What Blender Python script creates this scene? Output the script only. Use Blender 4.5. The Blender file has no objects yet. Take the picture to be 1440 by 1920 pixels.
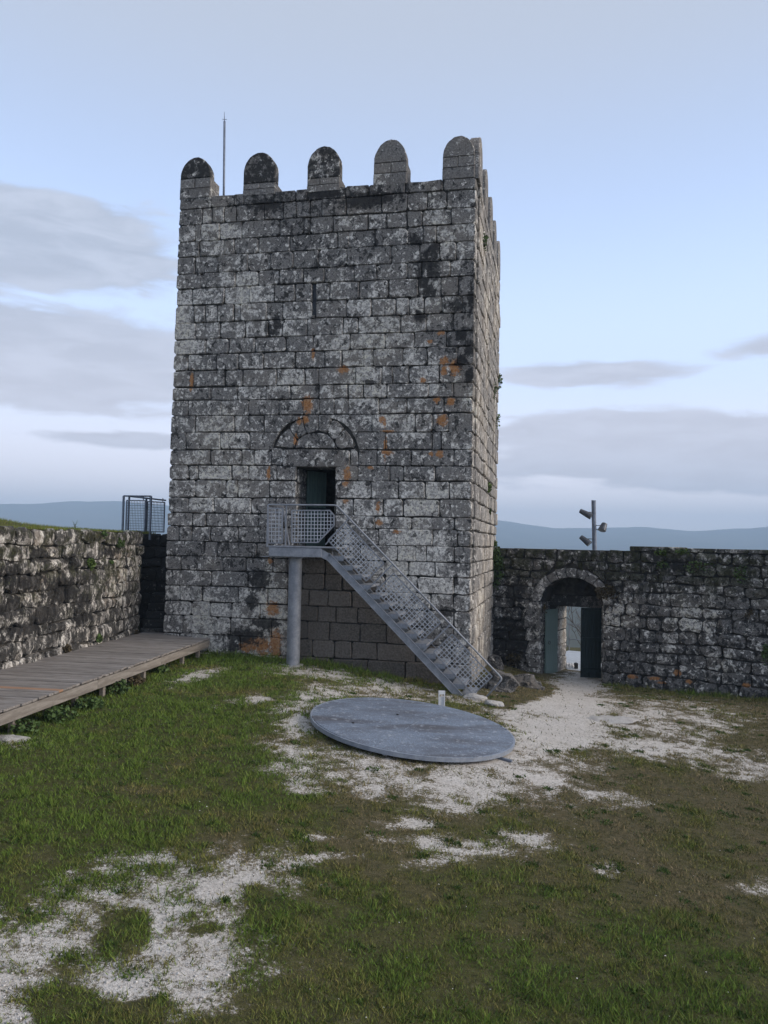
import bpy, bmesh, math, random
import numpy as np
from mathutils import Vector, Matrix, noise as mn

SC = bpy.context.scene
COL = SC.collection
R = math.radians

# ------------------------------------------------------------------ camera
EYE = 2.9; PITCH = 2.3; ROLL = 1.2; FPX = 1442.0
_p, _r = R(PITCH), R(ROLL)
cf = np.array([0, math.cos(_p), math.sin(_p)]); _R0 = np.array([1., 0, 0]); _U0 = np.cross(_R0, cf)
cR = _R0 * math.cos(_r) + _U0 * math.sin(_r); cU = -_R0 * math.sin(_r) + _U0 * math.cos(_r)
cC = np.array([0, 0, EYE])
cam = bpy.data.cameras.new('camera'); camo = bpy.data.objects.new('camera', cam); COL.objects.link(camo)
cam.sensor_fit = 'VERTICAL'; cam.sensor_height = 24.0; cam.lens = 24.0 * FPX / 1920.0
cam.clip_start = 0.1; cam.clip_end = 20000
camo.matrix_world = Matrix(((cR[0], cU[0], -cf[0], 0), (cR[1], cU[1], -cf[1], 0), (cR[2], cU[2], -cf[2], EYE), (0, 0, 0, 1)))
SC.camera = camo

def ray(x, y): return cf + cR * (x - 720) / FPX + cU * (960 - y) / FPX
def on_plane(x, y, P, n):
    d = ray(x, y); return cC + d * (np.dot(P - cC, n) / np.dot(d, n))
def on_z(x, y, z):
    d = ray(x, y); return cC + d * ((z - EYE) / d[2])
def on_y(x, y, Y):
    d = ray(x, y); return cC + d * (Y / d[1])

# ------------------------------------------------------------------ light and exposure
SUN_EL, SUN_AZ = R(24), R(104)
sun = bpy.data.lights.new('sun', 'SUN'); suno = bpy.data.objects.new('sun', sun); COL.objects.link(suno)
sun.energy = 1.5; sun.angle = R(32); sun.color = (1.0, 0.88, 0.76)
sv = Vector((math.cos(SUN_EL) * math.sin(SUN_AZ), math.cos(SUN_EL) * math.cos(SUN_AZ), math.sin(SUN_EL)))
suno.rotation_mode = 'QUATERNION'; suno.rotation_quaternion = sv.to_track_quat('Z', 'Y'); suno.location = (30, -10, 40)
SC.view_settings.view_transform = 'Standard'; SC.view_settings.look = 'None'
SC.view_settings.exposure = 1.22; SC.view_settings.gamma = 1.0; SC.view_settings.use_curve_mapping = False
SC.render.engine = 'CYCLES'
SC.cycles.use_denoising = True
SC.cycles.max_bounces = 6; SC.cycles.diffuse_bounces = 3; SC.cycles.volume_bounces = 0

# ------------------------------------------------------------------ node helper
class NT:
    def __init__(s, tree): s.t = tree; s.n = tree.nodes; s.l = tree.links; s.n.clear()
    def add(s, typ, **kw):
        nd = s.n.new(typ)
        for k, v in kw.items(): setattr(nd, k, v)
        return nd
    def put(s, sock, v):
        if isinstance(v, bpy.types.NodeSocket): s.l.new(v, sock)
        elif v is not None:
            if hasattr(sock.default_value, '__len__') and not hasattr(v, '__len__'): v = [v] * len(sock.default_value)
            if hasattr(v, '__len__') and len(sock.default_value) == 4 and len(v) == 3: v = (*v, 1)
            sock.default_value = v
    def math(s, op, a, b=None, c=None, clamp=False):
        nd = s.add('ShaderNodeMath', operation=op, use_clamp=clamp)
        for i, v in enumerate((a, b, c)):
            if v is not None: s.put(nd.inputs[i], v)
        return nd.outputs[0]
    def vmath(s, op, a, b=None, out=0):
        nd = s.add('ShaderNodeVectorMath', operation=op)
        s.put(nd.inputs[0], a)
        if b is not None: s.put(nd.inputs[1], b)
        return nd.outputs[out]
    def mix(s, f, a, b, blend='MIX'):
        nd = s.add('ShaderNodeMix', data_type='RGBA', blend_type=blend)
        s.put(nd.inputs[0], f); s.put(nd.inputs[6], a); s.put(nd.inputs[7], b)
        return nd.outputs[2]
    def noise(s, vec, scale, detail=3, rough=.55, dist=0., dim='3D'):
        nd = s.add('ShaderNodeTexNoise', noise_dimensions=dim)
        s.put(nd.inputs['Vector'], vec); s.put(nd.inputs['Scale'], scale); s.put(nd.inputs['Detail'], detail)
        s.put(nd.inputs['Roughness'], rough); s.put(nd.inputs['Distortion'], dist)
        return nd.outputs[0]
    def voronoi(s, vec, scale, feature='F1', out=0):
        nd = s.add('ShaderNodeTexVoronoi', feature=feature)
        s.put(nd.inputs['Vector'], vec); s.put(nd.inputs['Scale'], scale)
        return nd.outputs[out]
    def step(s, v, lo, hi, a=0., b=1.):
        nd = s.add('ShaderNodeMapRange', interpolation_type='SMOOTHSTEP')
        s.put(nd.inputs[0], v); s.put(nd.inputs[1], lo); s.put(nd.inputs[2], hi); s.put(nd.inputs[3], a); s.put(nd.inputs[4], b)
        return nd.outputs[0]
    def scale(s, vec, v): return s.vmath('MULTIPLY', vec, v)
    def bsdf(s, col, rough=.9, metal=0., bump=None, bstr=.5, bdist=.02, spec=.3):
        b = s.add('ShaderNodeBsdfPrincipled'); o = s.add('ShaderNodeOutputMaterial')
        s.put(b.inputs['Base Color'], col); s.put(b.inputs['Roughness'], rough); s.put(b.inputs['Metallic'], metal)
        s.put(b.inputs['Specular IOR Level'], spec)
        if bump is not None:
            bn = s.add('ShaderNodeBump'); s.put(bn.inputs['Height'], bump); s.put(bn.inputs['Strength'], bstr); s.put(bn.inputs['Distance'], bdist)
            s.l.new(bn.outputs[0], b.inputs['Normal'])
        s.l.new(b.outputs[0], o.inputs[0]); return b

def new_mat(name):
    m = bpy.data.materials.new(name); m.use_nodes = True
    return m, NT(m.node_tree)

# ------------------------------------------------------------------ world: Nishita sky with stratus banks
world = bpy.data.worlds.new('World'); SC.world = world; world.use_nodes = True
w = NT(world.node_tree)
sky = w.add('ShaderNodeTexSky', sky_type='NISHITA', sun_disc=False)
sky.sun_elevation = SUN_EL; sky.sun_rotation = SUN_AZ; sky.altitude = 300; sky.air_density = 1.0; sky.dust_density = 1.5; sky.ozone_density = 2.0
D = w.add('ShaderNodeTexCoord').outputs['Generated']
sep = w.add('ShaderNodeSeparateXYZ'); w.l.new(D, sep.inputs[0])
dx, dy, dz = sep.outputs
elev = w.math('ARCSINE', dz)                        # radians
azim = w.math('ARCTAN2', dx, dy)
comb = w.add('ShaderNodeCombineXYZ'); w.put(comb.inputs[0], w.math('MULTIPLY', azim, 2.2)); w.put(comb.inputs[1], w.math('MULTIPLY', elev, 9.0))
AE = comb.outputs[0]
n1 = w.noise(AE, 1.1, 5, .52, .25); n2 = w.noise(AE, 4.6, 5, .6, .4)
# stratus banks as (azimuth deg, elevation deg, half width deg, half height deg)
field = None
for a0, e0, ra, re, st in [(-27, 19.5, 14, 3.4, 1.3), (-25, 11.6, 15, 4.2, 1.3), (-19, 6.9, 7, .7, .75), (14.5, 12.3, 8, 1.15, .9), (19, 8.3, 15, 1.9, 1.15), (23, 6.4, 20, 2.6, 1.0), (27, 13.5, 3.5, .7, .4),
                       (60, 12, 22, 3, 1), (-70, 15, 20, 4, 1), (110, 9, 30, 3, 1), (-130, 13, 30, 5, 1), (160, 18, 24, 4, 1)]:
    x_ = w.math('DIVIDE', w.math('SUBTRACT', azim, R(a0)), R(ra)); y_ = w.math('DIVIDE', w.math('SUBTRACT', elev, R(e0)), R(re))
    r2 = w.math('ADD', w.math('MULTIPLY', x_, x_), w.math('MULTIPLY', y_, y_))
    v = w.math('MULTIPLY', w.math('SUBTRACT', 1.0, w.math('SQRT', r2)), st)
    field = v if field is None else w.math('MAXIMUM', field, v)
nn = w.math('ADD', w.math('MULTIPLY', w.math('SUBTRACT', n1, .5), 1.5), w.math('MULTIPLY', w.math('SUBTRACT', n2, .5), 1.25))
cm = w.step(w.math('ADD', field, nn), -.08, .30)
# thin veil that whitens the sky towards the horizon, and a grey veil high up, all the way round
veil = w.step(elev, R(30), R(4), .0, .90)
CLEAR = w.mix(.72, sky.outputs[0], (2.2, 2.95, 4.6))
base = w.mix(veil, CLEAR, (3.3, 3.75, 4.75))
base = w.mix(w.step(elev, R(13), R(1), 0., .8), base, (5.6, 5.1, 5.2))
base = w.mix(w.step(elev, R(15), R(38), 0., .96), base, (1.85, 2.05, 2.45))
cloudc = w.mix(w.step(elev, R(3), R(20)), (2.75, 2.7, 3.05), (1.75, 1.95, 2.4))
cloudc = w.mix(w.step(n2, .35, .65), cloudc, w.mix(.12, cloudc, (5.0, 5.3, 6.2)))
fin = w.mix(w.math('MULTIPLY', cm, .97), base, cloudc)
bg = w.add('ShaderNodeBackground'); wo = w.add('ShaderNodeOutputWorld')
w.put(bg.inputs[0], fin); bg.inputs[1].default_value = 0.13; w.l.new(bg.outputs[0], wo.inputs[0])

# ------------------------------------------------------------------ object helpers
def tag(o, label=None, cat=None, group=None, kind=None):
    if label: o['label'] = label
    if cat: o['category'] = cat
    if group: o['group'] = group
    if kind: o['kind'] = kind
    return o
def empty(name, loc=(0, 0, 0), rz=0.):
    o = bpy.data.objects.new(name, None); o.location = loc; o.rotation_euler = (0, 0, rz); o.empty_display_size = .2; COL.objects.link(o); return o
def link(name, me, mat=None, parent=None, loc=(0, 0, 0), rot=(0, 0, 0)):
    o = bpy.data.objects.new(name, me); o.location = loc; o.rotation_euler = rot
    if mat is not None and len(me.materials) == 0: me.materials.append(mat)
    COL.objects.link(o)
    if parent is not None: o.parent = parent
    return o

class MB:
    """collects verts and faces for one mesh object"""
    def __init__(s): s.v = []; s.f = []
    def add(s, vs, fs):
        k = len(s.v); s.v += [tuple(map(float, v)) for v in vs]; s.f += [tuple(k + i for i in f) for f in fs]; return s
    def box(s, lo, hi):
        x0, y0, z0 = lo; x1, y1, z1 = hi
        return s.add([(x0, y0, z0), (x1, y0, z0), (x1, y1, z0), (x0, y1, z0), (x0, y0, z1), (x1, y0, z1), (x1, y1, z1), (x0, y1, z1)],
                     [(3, 2, 1, 0), (4, 5, 6, 7), (0, 1, 5, 4), (1, 2, 6, 5), (2, 3, 7, 6), (3, 0, 4, 7)])
    def bar(s, a, b, wd, ht, up=(0, 0, 1)):
        a, b = Vector(a), Vector(b); d = (b - a).normalized(); up = Vector(up)
        if abs(d.dot(up)) > .98: up = Vector((0, 1, 0))
        sx = d.cross(up).normalized() * wd / 2; sz = sx.cross(d).normalized() * ht / 2
        vs = [p + i * sx + j * sz for p in (a, b) for i, j in ((-1, -1), (1, -1), (1, 1), (-1, 1))]
        return s.add(vs, [(0, 1, 2, 3), (7, 6, 5, 4), (0, 4, 5, 1), (1, 5, 6, 2), (2, 6, 7, 3), (3, 7, 4, 0)])
    def tube(s, pts, rad, n=8, caps=True):
        pts = [Vector(p) for p in pts]; rads = rad if hasattr(rad, '__len__') else [rad] * len(pts)
        rings = []
        prev = None
        for i, p in enumerate(pts):
            d = (pts[min(i + 1, len(pts) - 1)] - pts[max(i - 1, 0)]).normalized()
            if prev is None:
                ref = Vector((0, 0, 1)) if abs(d.z) < .9 else Vector((1, 0, 0))
                a = d.cross(ref).normalized()
            else: a = (prev - d * prev.dot(d)).normalized()
            prev = a; b = d.cross(a)
            rings.append([p + (a * math.cos(t) + b * math.sin(t)) * rads[i] for t in [2 * math.pi * k / n for k in range(n)]])
        k = len(s.v)
        for r_ in rings: s.v += [tuple(v) for v in r_]
        for i in range(len(rings) - 1):
            for j in range(n):
                s.f.append((k + i * n + j, k + i * n + (j + 1) % n, k + (i + 1) * n + (j + 1) % n, k + (i + 1) * n + j))
        if caps:
            s.f.append(tuple(k + j for j in range(n - 1, -1, -1))); s.f.append(tuple(k + (len(rings) - 1) * n + j for j in range(n)))
        return s
    def prism(s, poly, y0, y1):
        """poly in (x,z), extruded along y"""
        n = len(poly); vs = [(x, y0, z) for x, z in poly] + [(x, y1, z) for x, z in poly]
        return s.add(vs, [tuple(range(n)), tuple(range(2 * n - 1, n - 1, -1))] + [(i, n + i, n + (i + 1) % n, (i + 1) % n) for i in range(n)])
    def build(s, name, mat, parent=None, loc=(0, 0, 0), rot=(0, 0, 0), smooth=False, centre=False, bevel=0.):
        v = s.v
        if centre:
            a = np.array(v); c = (a.min(0) + a.max(0)) / 2; v = (a - c).tolist(); loc = tuple(np.array(loc) + c)
        me = bpy.data.meshes.new(name); me.from_pydata(v, [], s.f); me.update()
        bm = bmesh.new(); bm.from_mesh(me); bmesh.ops.recalc_face_normals(bm, faces=bm.faces)
        if bevel: bmesh.ops.bevel(bm, geom=bm.edges[:], offset=bevel, segments=1, affect='EDGES')
        bm.to_mesh(me); bm.free()
        if smooth: me.polygons.foreach_set('use_smooth', [True] * len(me.polygons))
        return link(name, me, mat, parent, loc, rot)

# ------------------------------------------------------------------ stone pieces
def stone_geo(poly, rng, depth=.14, joint=.022, cham=.016, jit=.008, proud=0., bulge=.006, cut=.13, rough=.0):
    """a worn block: poly in (x,z); y runs into the wall"""
    P = np.array(poly, float); c = P.mean(0); wd = np.ptp(P[:, 0]); ht = np.ptp(P[:, 1])
    P = c + (P - c) * np.array([max(.3, 1 - joint / max(wd, .05)), max(.3, 1 - joint / max(ht, .05))])
    n = len(P); out = []
    m = min(wd, ht)
    for i in range(n):
        a, b, d = P[i - 1], P[i], P[(i + 1) % n]
        l1, l2 = np.linalg.norm(a - b), np.linalg.norm(d - b)
        k = m * cut * rng.uniform(.4, 1.3)
        if n <= 5:
            out.append(b + (a - b) / max(l1, 1e-6) * min(k, l1 * .3)); out.append(b + (d - b) / max(l2, 1e-6) * min(k, l2 * .3))
        else: out.append(b)
        if l2 > .34 and n <= 5:
            out.append((b + d) / 2 + np.array([rng.uniform(-.5, .5) * jit, rng.uniform(-1, 1) * jit]))
    O = np.array([[p[0] + rng.uniform(-1, 1) * jit, p[1] + rng.uniform(-1, 1) * jit] for p in out])
    k = len(O); c = O.mean(0)
    ins = np.array([max(.55, 1 - 2 * cham / max(wd, .05)), max(.55, 1 - 2 * cham / max(ht, .05))])
    I = c + (O - c) * ins
    tx, tz = rng.uniform(-1, 1) * bulge * 1.2, rng.uniform(-1, 1) * bulge * 1.2
    vs = [(x, depth, z) for x, z in O] + [(x, cham - proud + rng.uniform(0, .4) * cham, z) for x, z in O]
    vs += [(x, -proud - bulge * rng.uniform(-.3, 1) + tx * (x - c[0]) / max(wd, .1) + tz * (z - c[1]) / max(ht, .1) + rng.uniform(-1, 1) * rough, z) for x, z in I]
    fs = [(i, (i + 1) % k, k + (i + 1) % k, k + i) for i in range(k)] + [(k + i, k + (i + 1) % k, 2 * k + (i + 1) % k, 2 * k + i) for i in range(k)]
    if rough > 0:
        vs.append((c[0] + rng.uniform(-.1, .1) * wd, -proud - bulge * 2 - rng.uniform(0, 1.5) * rough, c[1] + rng.uniform(-.1, .1) * ht))
        fs += [(2 * k + i, 2 * k + (i + 1) % k, 3 * k) for i in range(k)]
    else: fs.append(tuple(range(2 * k, 3 * k)))
    return vs, fs
def stone(name, poly, rng, mat, parent, yoff=0., **kw):
    vs, fs = stone_geo(poly, rng, **kw)
    vs = [(x, y + yoff, z) for x, y, z in vs]
    return MB().add(vs, fs).build(name, mat, parent, centre=True)

# ------------------------------------------------------------------ materials
def granite(name, ref, patches=(), shelter_shade=None, lichen=.0, dark=.0, moss=.0, warm=0., mossz=None, bump=1.0, vstretch=1.0, tone=1.0, zones=()):
    m, t = new_mat(name)
    tc = t.add('ShaderNodeTexCoord'); tc.object = ref
    P = tc.outputs['Object']
    rnd = t.add('ShaderNodeObjectInfo').outputs['Random']
    Ps = t.scale(P, (1, 1, 1 / vstretch))
    wn = t.add('ShaderNodeTexNoise'); t.put(wn.inputs['Vector'], Ps); wn.inputs['Scale'].default_value = 5.; wn.inputs['Detail'].default_value = 2.
    Ps = t.vmath('ADD', Ps, t.scale(t.vmath('SUBTRACT', wn.outputs[1], (.5, .5, .5)), (.16, .16, .16)))
    big = t.noise(P, .55, 2, .5); mid = t.noise(Ps, 3.5, 5, .76); fine = t.noise(P, 21, 3, .75); grain = t.noise(P, 85, 1, .7)
    bl = t.noise(Ps, 11., 3, .68); sp = t.voronoi(t.vmath('ADD', Ps, t.scale(bl, (.05, .05, .05))), 7.5)
    r1 = t.math('SUBTRACT', rnd, .5)
    base = t.mix(t.step(fine, .30, .66), (.054 * tone, .051 * tone, .047 * tone), (.295 * tone, .278 * tone, .256 * tone))
    base = t.mix(t.step(grain, .34, .66), t.mix(.5, base, (.02, .02, .02)), t.mix(.28, base, (.48, .47, .46)))
    base = t.mix(t.math('MULTIPLY', t.step(big, .42, .64), .42 + warm), base, (.21 * tone, .178 * tone, .142 * tone))
    base = t.mix(t.math('ADD', .12, t.math('MULTIPLY', r1, .36)), base, (.045, .045, .047))
    # pale crust lichen, in blotches and in round colonies
    lv = t.math('ADD', t.math('ADD', mid, t.math('MULTIPLY', r1, .09)), t.math('MULTIPLY', t.math('SUBTRACT', big, .5), .50))
    zone = lichen; lich0 = lichen
    for (zx, zz, zrx, zrz, amt) in zones:
        v = t.vmath('LENGTH', t.scale(t.vmath('SUBTRACT', P, (zx, 0, zz)), (1 / zrx, 0, 1 / zrz)), out=1)
        zone = t.math('ADD', zone, t.step(v, 1.3, .3, 0., amt))
    lichen = zone
    lm = t.step(t.math('ADD', lv, lichen), .505, .565)
    lm2 = t.math('MULTIPLY', t.step(sp, .40, .30), t.step(t.math('ADD', bl, lichen), .47, .53))
    lm = t.math('MAXIMUM', lm, lm2)
    lm = t.math('MULTIPLY', lm, t.step(fine, .36, .48, .06, 1.))
    sh = None
    if shelter_shade is not None:
        sh = shelter_shade(t, P); lm = t.math('MULTIPLY', lm, t.math('SUBTRACT', 1., t.math('MULTIPLY', sh, .9)))
    lcol = t.mix(t.step(bl, .40, .60), (.38, .362, .335), (.77, .74, .68))
    lcol = t.mix(t.math('MULTIPLY', t.step(big, .52, .62), t.step(bl, .5, .6, 0., .4)), lcol, (.50, .46, .29))
    col = t.mix(t.math('MULTIPLY', lm, .90), base, lcol)
    # black crust
    dk = t.noise(t.scale(Ps, (1, 1, .75)), 6.1, 4, .74)
    dm = t.step(t.math('ADD', t.math('ADD', dk, dark), t.math('SUBTRACT', t.math('MULTIPLY', t.math('SUBTRACT', .5, big), .26), t.math('MULTIPLY', t.math('SUBTRACT', lichen, lich0), .55))), .565, .625)
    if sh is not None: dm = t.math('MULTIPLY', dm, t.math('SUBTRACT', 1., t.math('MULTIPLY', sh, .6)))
    col = t.mix(t.math('MULTIPLY', dm, .86), col, (.020, .020, .020))
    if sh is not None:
        col = t.mix(t.math('MULTIPLY', sh, .74), col, t.mix(t.math('ADD', t.math('MULTIPLY', t.step(fine, .3, .7), .6), t.math('MULTIPLY', r1, .8), clamp=True), (.070, .060, .050), (.195, .168, .142)))  # bare sheltered stone, with the stair's shade in its colour
    if moss:
        mm = t.step(t.math('ADD', t.noise(P, 2.6, 5, .68), moss), .54, .64)
        if mossz is not None:
            sz = t.add('ShaderNodeSeparateXYZ'); t.l.new(P, sz.inputs[0])
            mm = t.math('MULTIPLY', mm, t.step(t.math('ADD', sz.outputs[2], t.math('MULTIPLY', big, 1.0)), mossz[0], mossz[1]))
        col = t.mix(t.math('MULTIPLY', mm, .85), col, t.mix(t.step(fine, .4, .65), (.016, .016, .010), (.050, .055, .022)))
    # placed stains: (x, z, rx, rz, kind)
    if patches:
        sx = t.add('ShaderNodeSeparateXYZ'); t.l.new(P, sx.inputs[0])
        for kind, cA, cB, amp in (('o', (.30, .115, .030), (.42, .215, .085), .85), ('k', (.010, .010, .011), (.028, .027, .027), .92)):
            fld = None
            for (x, z, rx, rz, kd) in patches:
                if kd != kind: continue
                v = t.vmath('LENGTH', t.scale(t.vmath('SUBTRACT', P, (x, 0, z)), (1 / rx, 0, 1 / rz)), out=1)
                fld = v if fld is None else t.math('MINIMUM', fld, v)
            if fld is None: continue
            mk = t.step(t.math('ADD', fld, t.math('MULTIPLY', t.math('SUBTRACT', t.noise(P, 13 if kind == 'o' else 7.5, 4, .72), .5), 3.0 if kind == 'o' else 3.4)), 1.2, .7)
            mk = t.math('MULTIPLY', mk, t.step(fine if kind == 'k' else bl, .30, .50, .65 if kind == 'k' else .30, 1.))
            col = t.mix(t.math('MULTIPLY', mk, amp if kind == 'k' else .9), col, t.mix(t.step(fine, .35, .65), cA, cB))
    h = t.math('ADD', t.math('MULTIPLY', fine, .55), t.math('MULTIPLY', mid, .9)); h = t.math('ADD', h, t.math('MULTIPLY', grain, .22))
    t.bsdf(col, .93, 0, h, .75 * bump, .03, .2)
    return m

def simple(name, c1, c2, scale=8., rough=.8, metal=0., bstr=.2, stretch=(1, 1, 1), spec=.3, objrand=.0, bdist=.01):
    m, t = new_mat(name)
    P = t.scale(t.add('ShaderNodeTexCoord').outputs['Object'], stretch)
    n = t.noise(P, scale, 5, .62); f = t.noise(P, scale * 6, 3, .6)
    col = t.mix(t.step(t.math('ADD', t.math('MULTIPLY', n, .7), t.math('MULTIPLY', f, .3)), .35, .65), c1, c2)
    if objrand:
        r_ = t.add('ShaderNodeObjectInfo').outputs['Random']
        col = t.mix(t.math('MULTIPLY', r_, objrand), col, (.02, .02, .02))
    t.bsdf(col, rough, metal, f, bstr, bdist, spec)
    return m
M_GALV = simple('galvanised_steel', (.20, .215, .24), (.31, .325, .355), 5, .55, .30, .06)
M_MESH = simple('bright_galvanised_mesh', (.36, .38, .41), (.48, .50, .53), 6, .5, .2, .04)
M_GALVD = simple('weathered_steel', (.13, .15, .19), (.22, .25, .30), 6, .55, .35, .08)
M_DARK = simple('dark_interior', (.012, .012, .012), (.02, .02, .02), 3, .95)
M_GREEN = simple('green_painted_boards', (.075, .125, .115), (.12, .185, .165), 2.2, .6, 0, .3, (6, 6, .6), objrand=.25)
M_GREEN_SHADE = simple('shade_darkened_green_boards', (.007, .017, .018), (.013, .026, .028), 2.2, .55, 0, .3, (6, 6, .6))  # near-black green carries the shade on the right gate leaf
M_IRON = simple('black_iron', (.015, .015, .016), (.03, .03, .03), 12, .6)
M_WHITE = simple('white_paint', (.62, .63, .65), (.74, .75, .76), 10, .5)
M_LAMP = simple('lamp_housing', (.06, .065, .075), (.15, .155, .165), 14, .5, .3)
M_GLASS = simple('lamp_glass', (.30, .33, .36), (.45, .48, .5), 9, .15, 0, 0)
M_LEAF = simple('leaf', (.042, .080, .018), (.085, .140, .036), 14, .7, objrand=.2)
M_LEAFB = simple('dry_leaf', (.045, .035, .018), (.085, .065, .035), 14, .85)
M_BARK = simple('bark', (.085, .075, .07), (.15, .135, .125), 10, .9, 0, .6)
M_PALE = simple('pale_rock', (.34, .32, .30), (.50, .48, .45), 9, .9, 0, .8, bdist=.03)

# ------------------------------------------------------------------ frames of the place
TH = R(12.5)
TU = np.array([math.cos(TH), -math.sin(TH), 0]); TN = np.array([math.sin(TH), math.cos(TH), 0])   # along the front, into the tower
TA = np.array([2.0806, 18.0, 0.0])
def tpx(x, y, d=0.):
    """pixel to (X,Z) on the tower plane d metres behind the front"""
    P = on_plane(x, y, TA + TN * d, TN); return float((P - TA) @ TU), float(P[2])
GA = R(30); GU = np.array([math.cos(GA), -math.sin(GA), 0]); GN = np.array([math.sin(GA), math.cos(GA), 0]); G0 = np.array([3.5, 24.3, 0.])
def gpx(x, y, d=0.):
    P = on_plane(x, y, G0 + GN * d, GN); return float((P - G0) @ GU), float(P[2])
tower = empty('stone_tower', tuple(TA), -TH)
tag(tower, 'square granite tower with rounded merlons and an arched doorway', 'tower')
wallR = empty('courtyard_wall', tuple(G0), -GA)
tag(wallR, 'dark mossy stone wall with an arched gateway beside the tower', 'wall')
LW0 = np.array([-6.26, 20.02]); LWD = np.array([.65, 5.94]) / np.hypot(.65, 5.94)
LWA = math.atan2(LWD[0], LWD[1])
# left wall frame: x runs away from the camera, y into the wall (away from the yard)
LL = 13.0; LWN = LW0 - LWD * LL
wallL = empty('courtyard_wall', (LWN[0], LWN[1], 0), math.atan2(LWD[1], LWD[0]))
tag(wallL, 'rough pale and black stone wall behind the wooden boardwalk', 'wall')

# ------------------------------------------------------------------ ground
def sst(a, b, x):
    t = np.clip((x - a) / (b - a), 0, 1); return t * t * (3 - 2 * t)
def _hash(ix, iy, s):
    h = (ix.astype(np.int64) * 374761393 + iy.astype(np.int64) * 668265263 + s * 974634777) & 0xffffffff
    h = ((h ^ (h >> 13)) * 1274126177) & 0xffffffff
    return ((h ^ (h >> 16)) & 0xffff) / 65535.0
def vnoise(x, y, s=0):
    ix, iy = np.floor(x), np.floor(y); fx, fy = x - ix, y - iy
    fx = fx * fx * (3 - 2 * fx); fy = fy * fy * (3 - 2 * fy)
    a, b, c, d = _hash(ix, iy, s), _hash(ix + 1, iy, s), _hash(ix, iy + 1, s), _hash(ix + 1, iy + 1, s)
    return (a * (1 - fx) + b * fx) * (1 - fy) + (c * (1 - fx) + d * fx) * fy
def fbm(x, y, f, s=0, o=4):
    v = 0; a = .5; tot = 0
    for k in range(o):
        v = v + a * vnoise(x * f + 17.3 * k, y * f - 9.1 * k, s + k); tot += a; a *= .55; f *= 2.1
    return v / tot - .5
def yard(x, y):
    z = np.interp(x, [-7, -3, -1.5, 0, 1, 2.2, 4, 6, 10, 14], [.02, .02, -.04, -.22, -.34, -.44, -.56, -.68, -.78, -.8])
    z = z + .012 * np.minimum(y - 17, 0) * sst(-5, -2, x)
    z = z - .36 * sst(16.5, 22.5, y) * sst(2.3, 4.6, x)
    r_ = np.hypot(x - .543, y - 12.906); k = np.exp(-(r_ / 2.35) ** 6)
    z = z * (1 - k) + (-.10 - .10 * (x - .543) + .03 * (y - 12.906) - .105 - .03 * sst(0, -2, x - .543)) * k
    return z + .05 * fbm(x, y, .7, 3) * (1 - .7 * k) + .012 * fbm(x, y, 4., 5)
def inner_x(y): return LW0[0] + (y - LW0[1]) * LWD[0] / LWD[1]
def terrain(x, y):
    z = yard(x, y)
    xw = inner_x(y)
    bank = 3.0 + .34 * np.exp(-((y - 15.5) / 2.2) ** 2) * sst(.8, 2.6, xw - x) + .10 * sst(.6, 2, xw - x) + .07 * fbm(x, y, .5, 11)
    k = sst(.35, .75, xw - x) * sst(21.6, 20.9, y)
    z = z * (1 - k) + bank * k
    d = np.maximum(0, np.hypot(x, (y - 13) * .95) - 16.5); d = np.where((y > 20) & (x > 3), np.maximum(0, d - 2.5), d)
    d = np.where(y < 5, np.maximum(0, d - 8), d)
    return z - 27 * (1 - np.exp(-np.maximum(d - .0, 0) / 55)) - 3.2 * sst(0, 14, d)
def topx(x, y, z):
    v = np.stack([x, y, z - EYE], -1); k = v @ cf; k = np.where(k > .3, k, np.nan)
    return 720 + FPX * (v @ cR) / k, 960 - FPX * (v @ cU) / k
# bare gravel areas: seen centre and half sizes, turned into ground positions below
GRAV = [(1080, 1292, 62, 26, 0, 1.3), (1060, 1325, 120, 30, 0, 1.3), (1040, 1370, 120, 42, 0, 1.3), (1130, 1345, 160, 30, 3, .75), (1200, 1398, 190, 17, 6, 1.0), (975, 1345, 60, 42, 0, 1.1),
        (950, 1430, 130, 45, 10, 1.0), (880, 1475, 110, 36, 8, .95), (850, 1500, 70, 24, 0, .9), (1020, 1460, 66, 26, 10, .9), (1150, 1498, 62, 13, 8, .75), (1250, 1345, 130, 42, 5, .60), (1390, 1440, 70, 20, 4, .5),
        (600, 1312, 78, 24, -16, .82), (560, 1362, 34, 26, 0, .95), (640, 1425, 115, 24, 12, .68), (610, 1455, 95, 22, 8, .60), (720, 1445, 110, 22, 6, .70), (680, 1297, 110, 14, 3, .7), (590, 1262, 80, 11, 5, .85), (725, 1284, 110, 11, 8, .75), (800, 1300, 120, 14, 8, .5),
        (375, 1266, 46, 9, -12, .8), (470, 1312, 46, 9, -8, .7), (325, 1292, 22, 6, 0, .5), (620, 1613, 48, 10, -3, .85), (770, 1545, 50, 11, 0, .75), (850, 1592, 95, 17, 4, .9), (800, 1624, 40, 10, -6, .75), (990, 1576, 52, 12, 6, .85), (1130, 1628, 22, 12, 0, .8), (600, 1568, 30, 8, 0, .7), (690, 1482, 40, 12, 0, .65), (575, 1480, 40, 12, 0, .6), (1425, 1662, 34, 13, 0, .7),
        (420, 1655, 110, 42, -10, 1.05), (290, 1690, 170, 55, -10, 1.05), (90, 1765, 175, 62, -8, 1.15), (340, 1800, 135, 80, -8, 1.0), (30, 1870, 150, 72, -8, 1.15), (360, 1865, 100, 58, 0, .8), (205, 1850, 140, 60, 0, .85), (380, 1740, 70, 22, -8, .8), (300, 1630, 110, 24, 0, .68), (20, 1385, 60, 12, 0, .5)]
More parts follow.
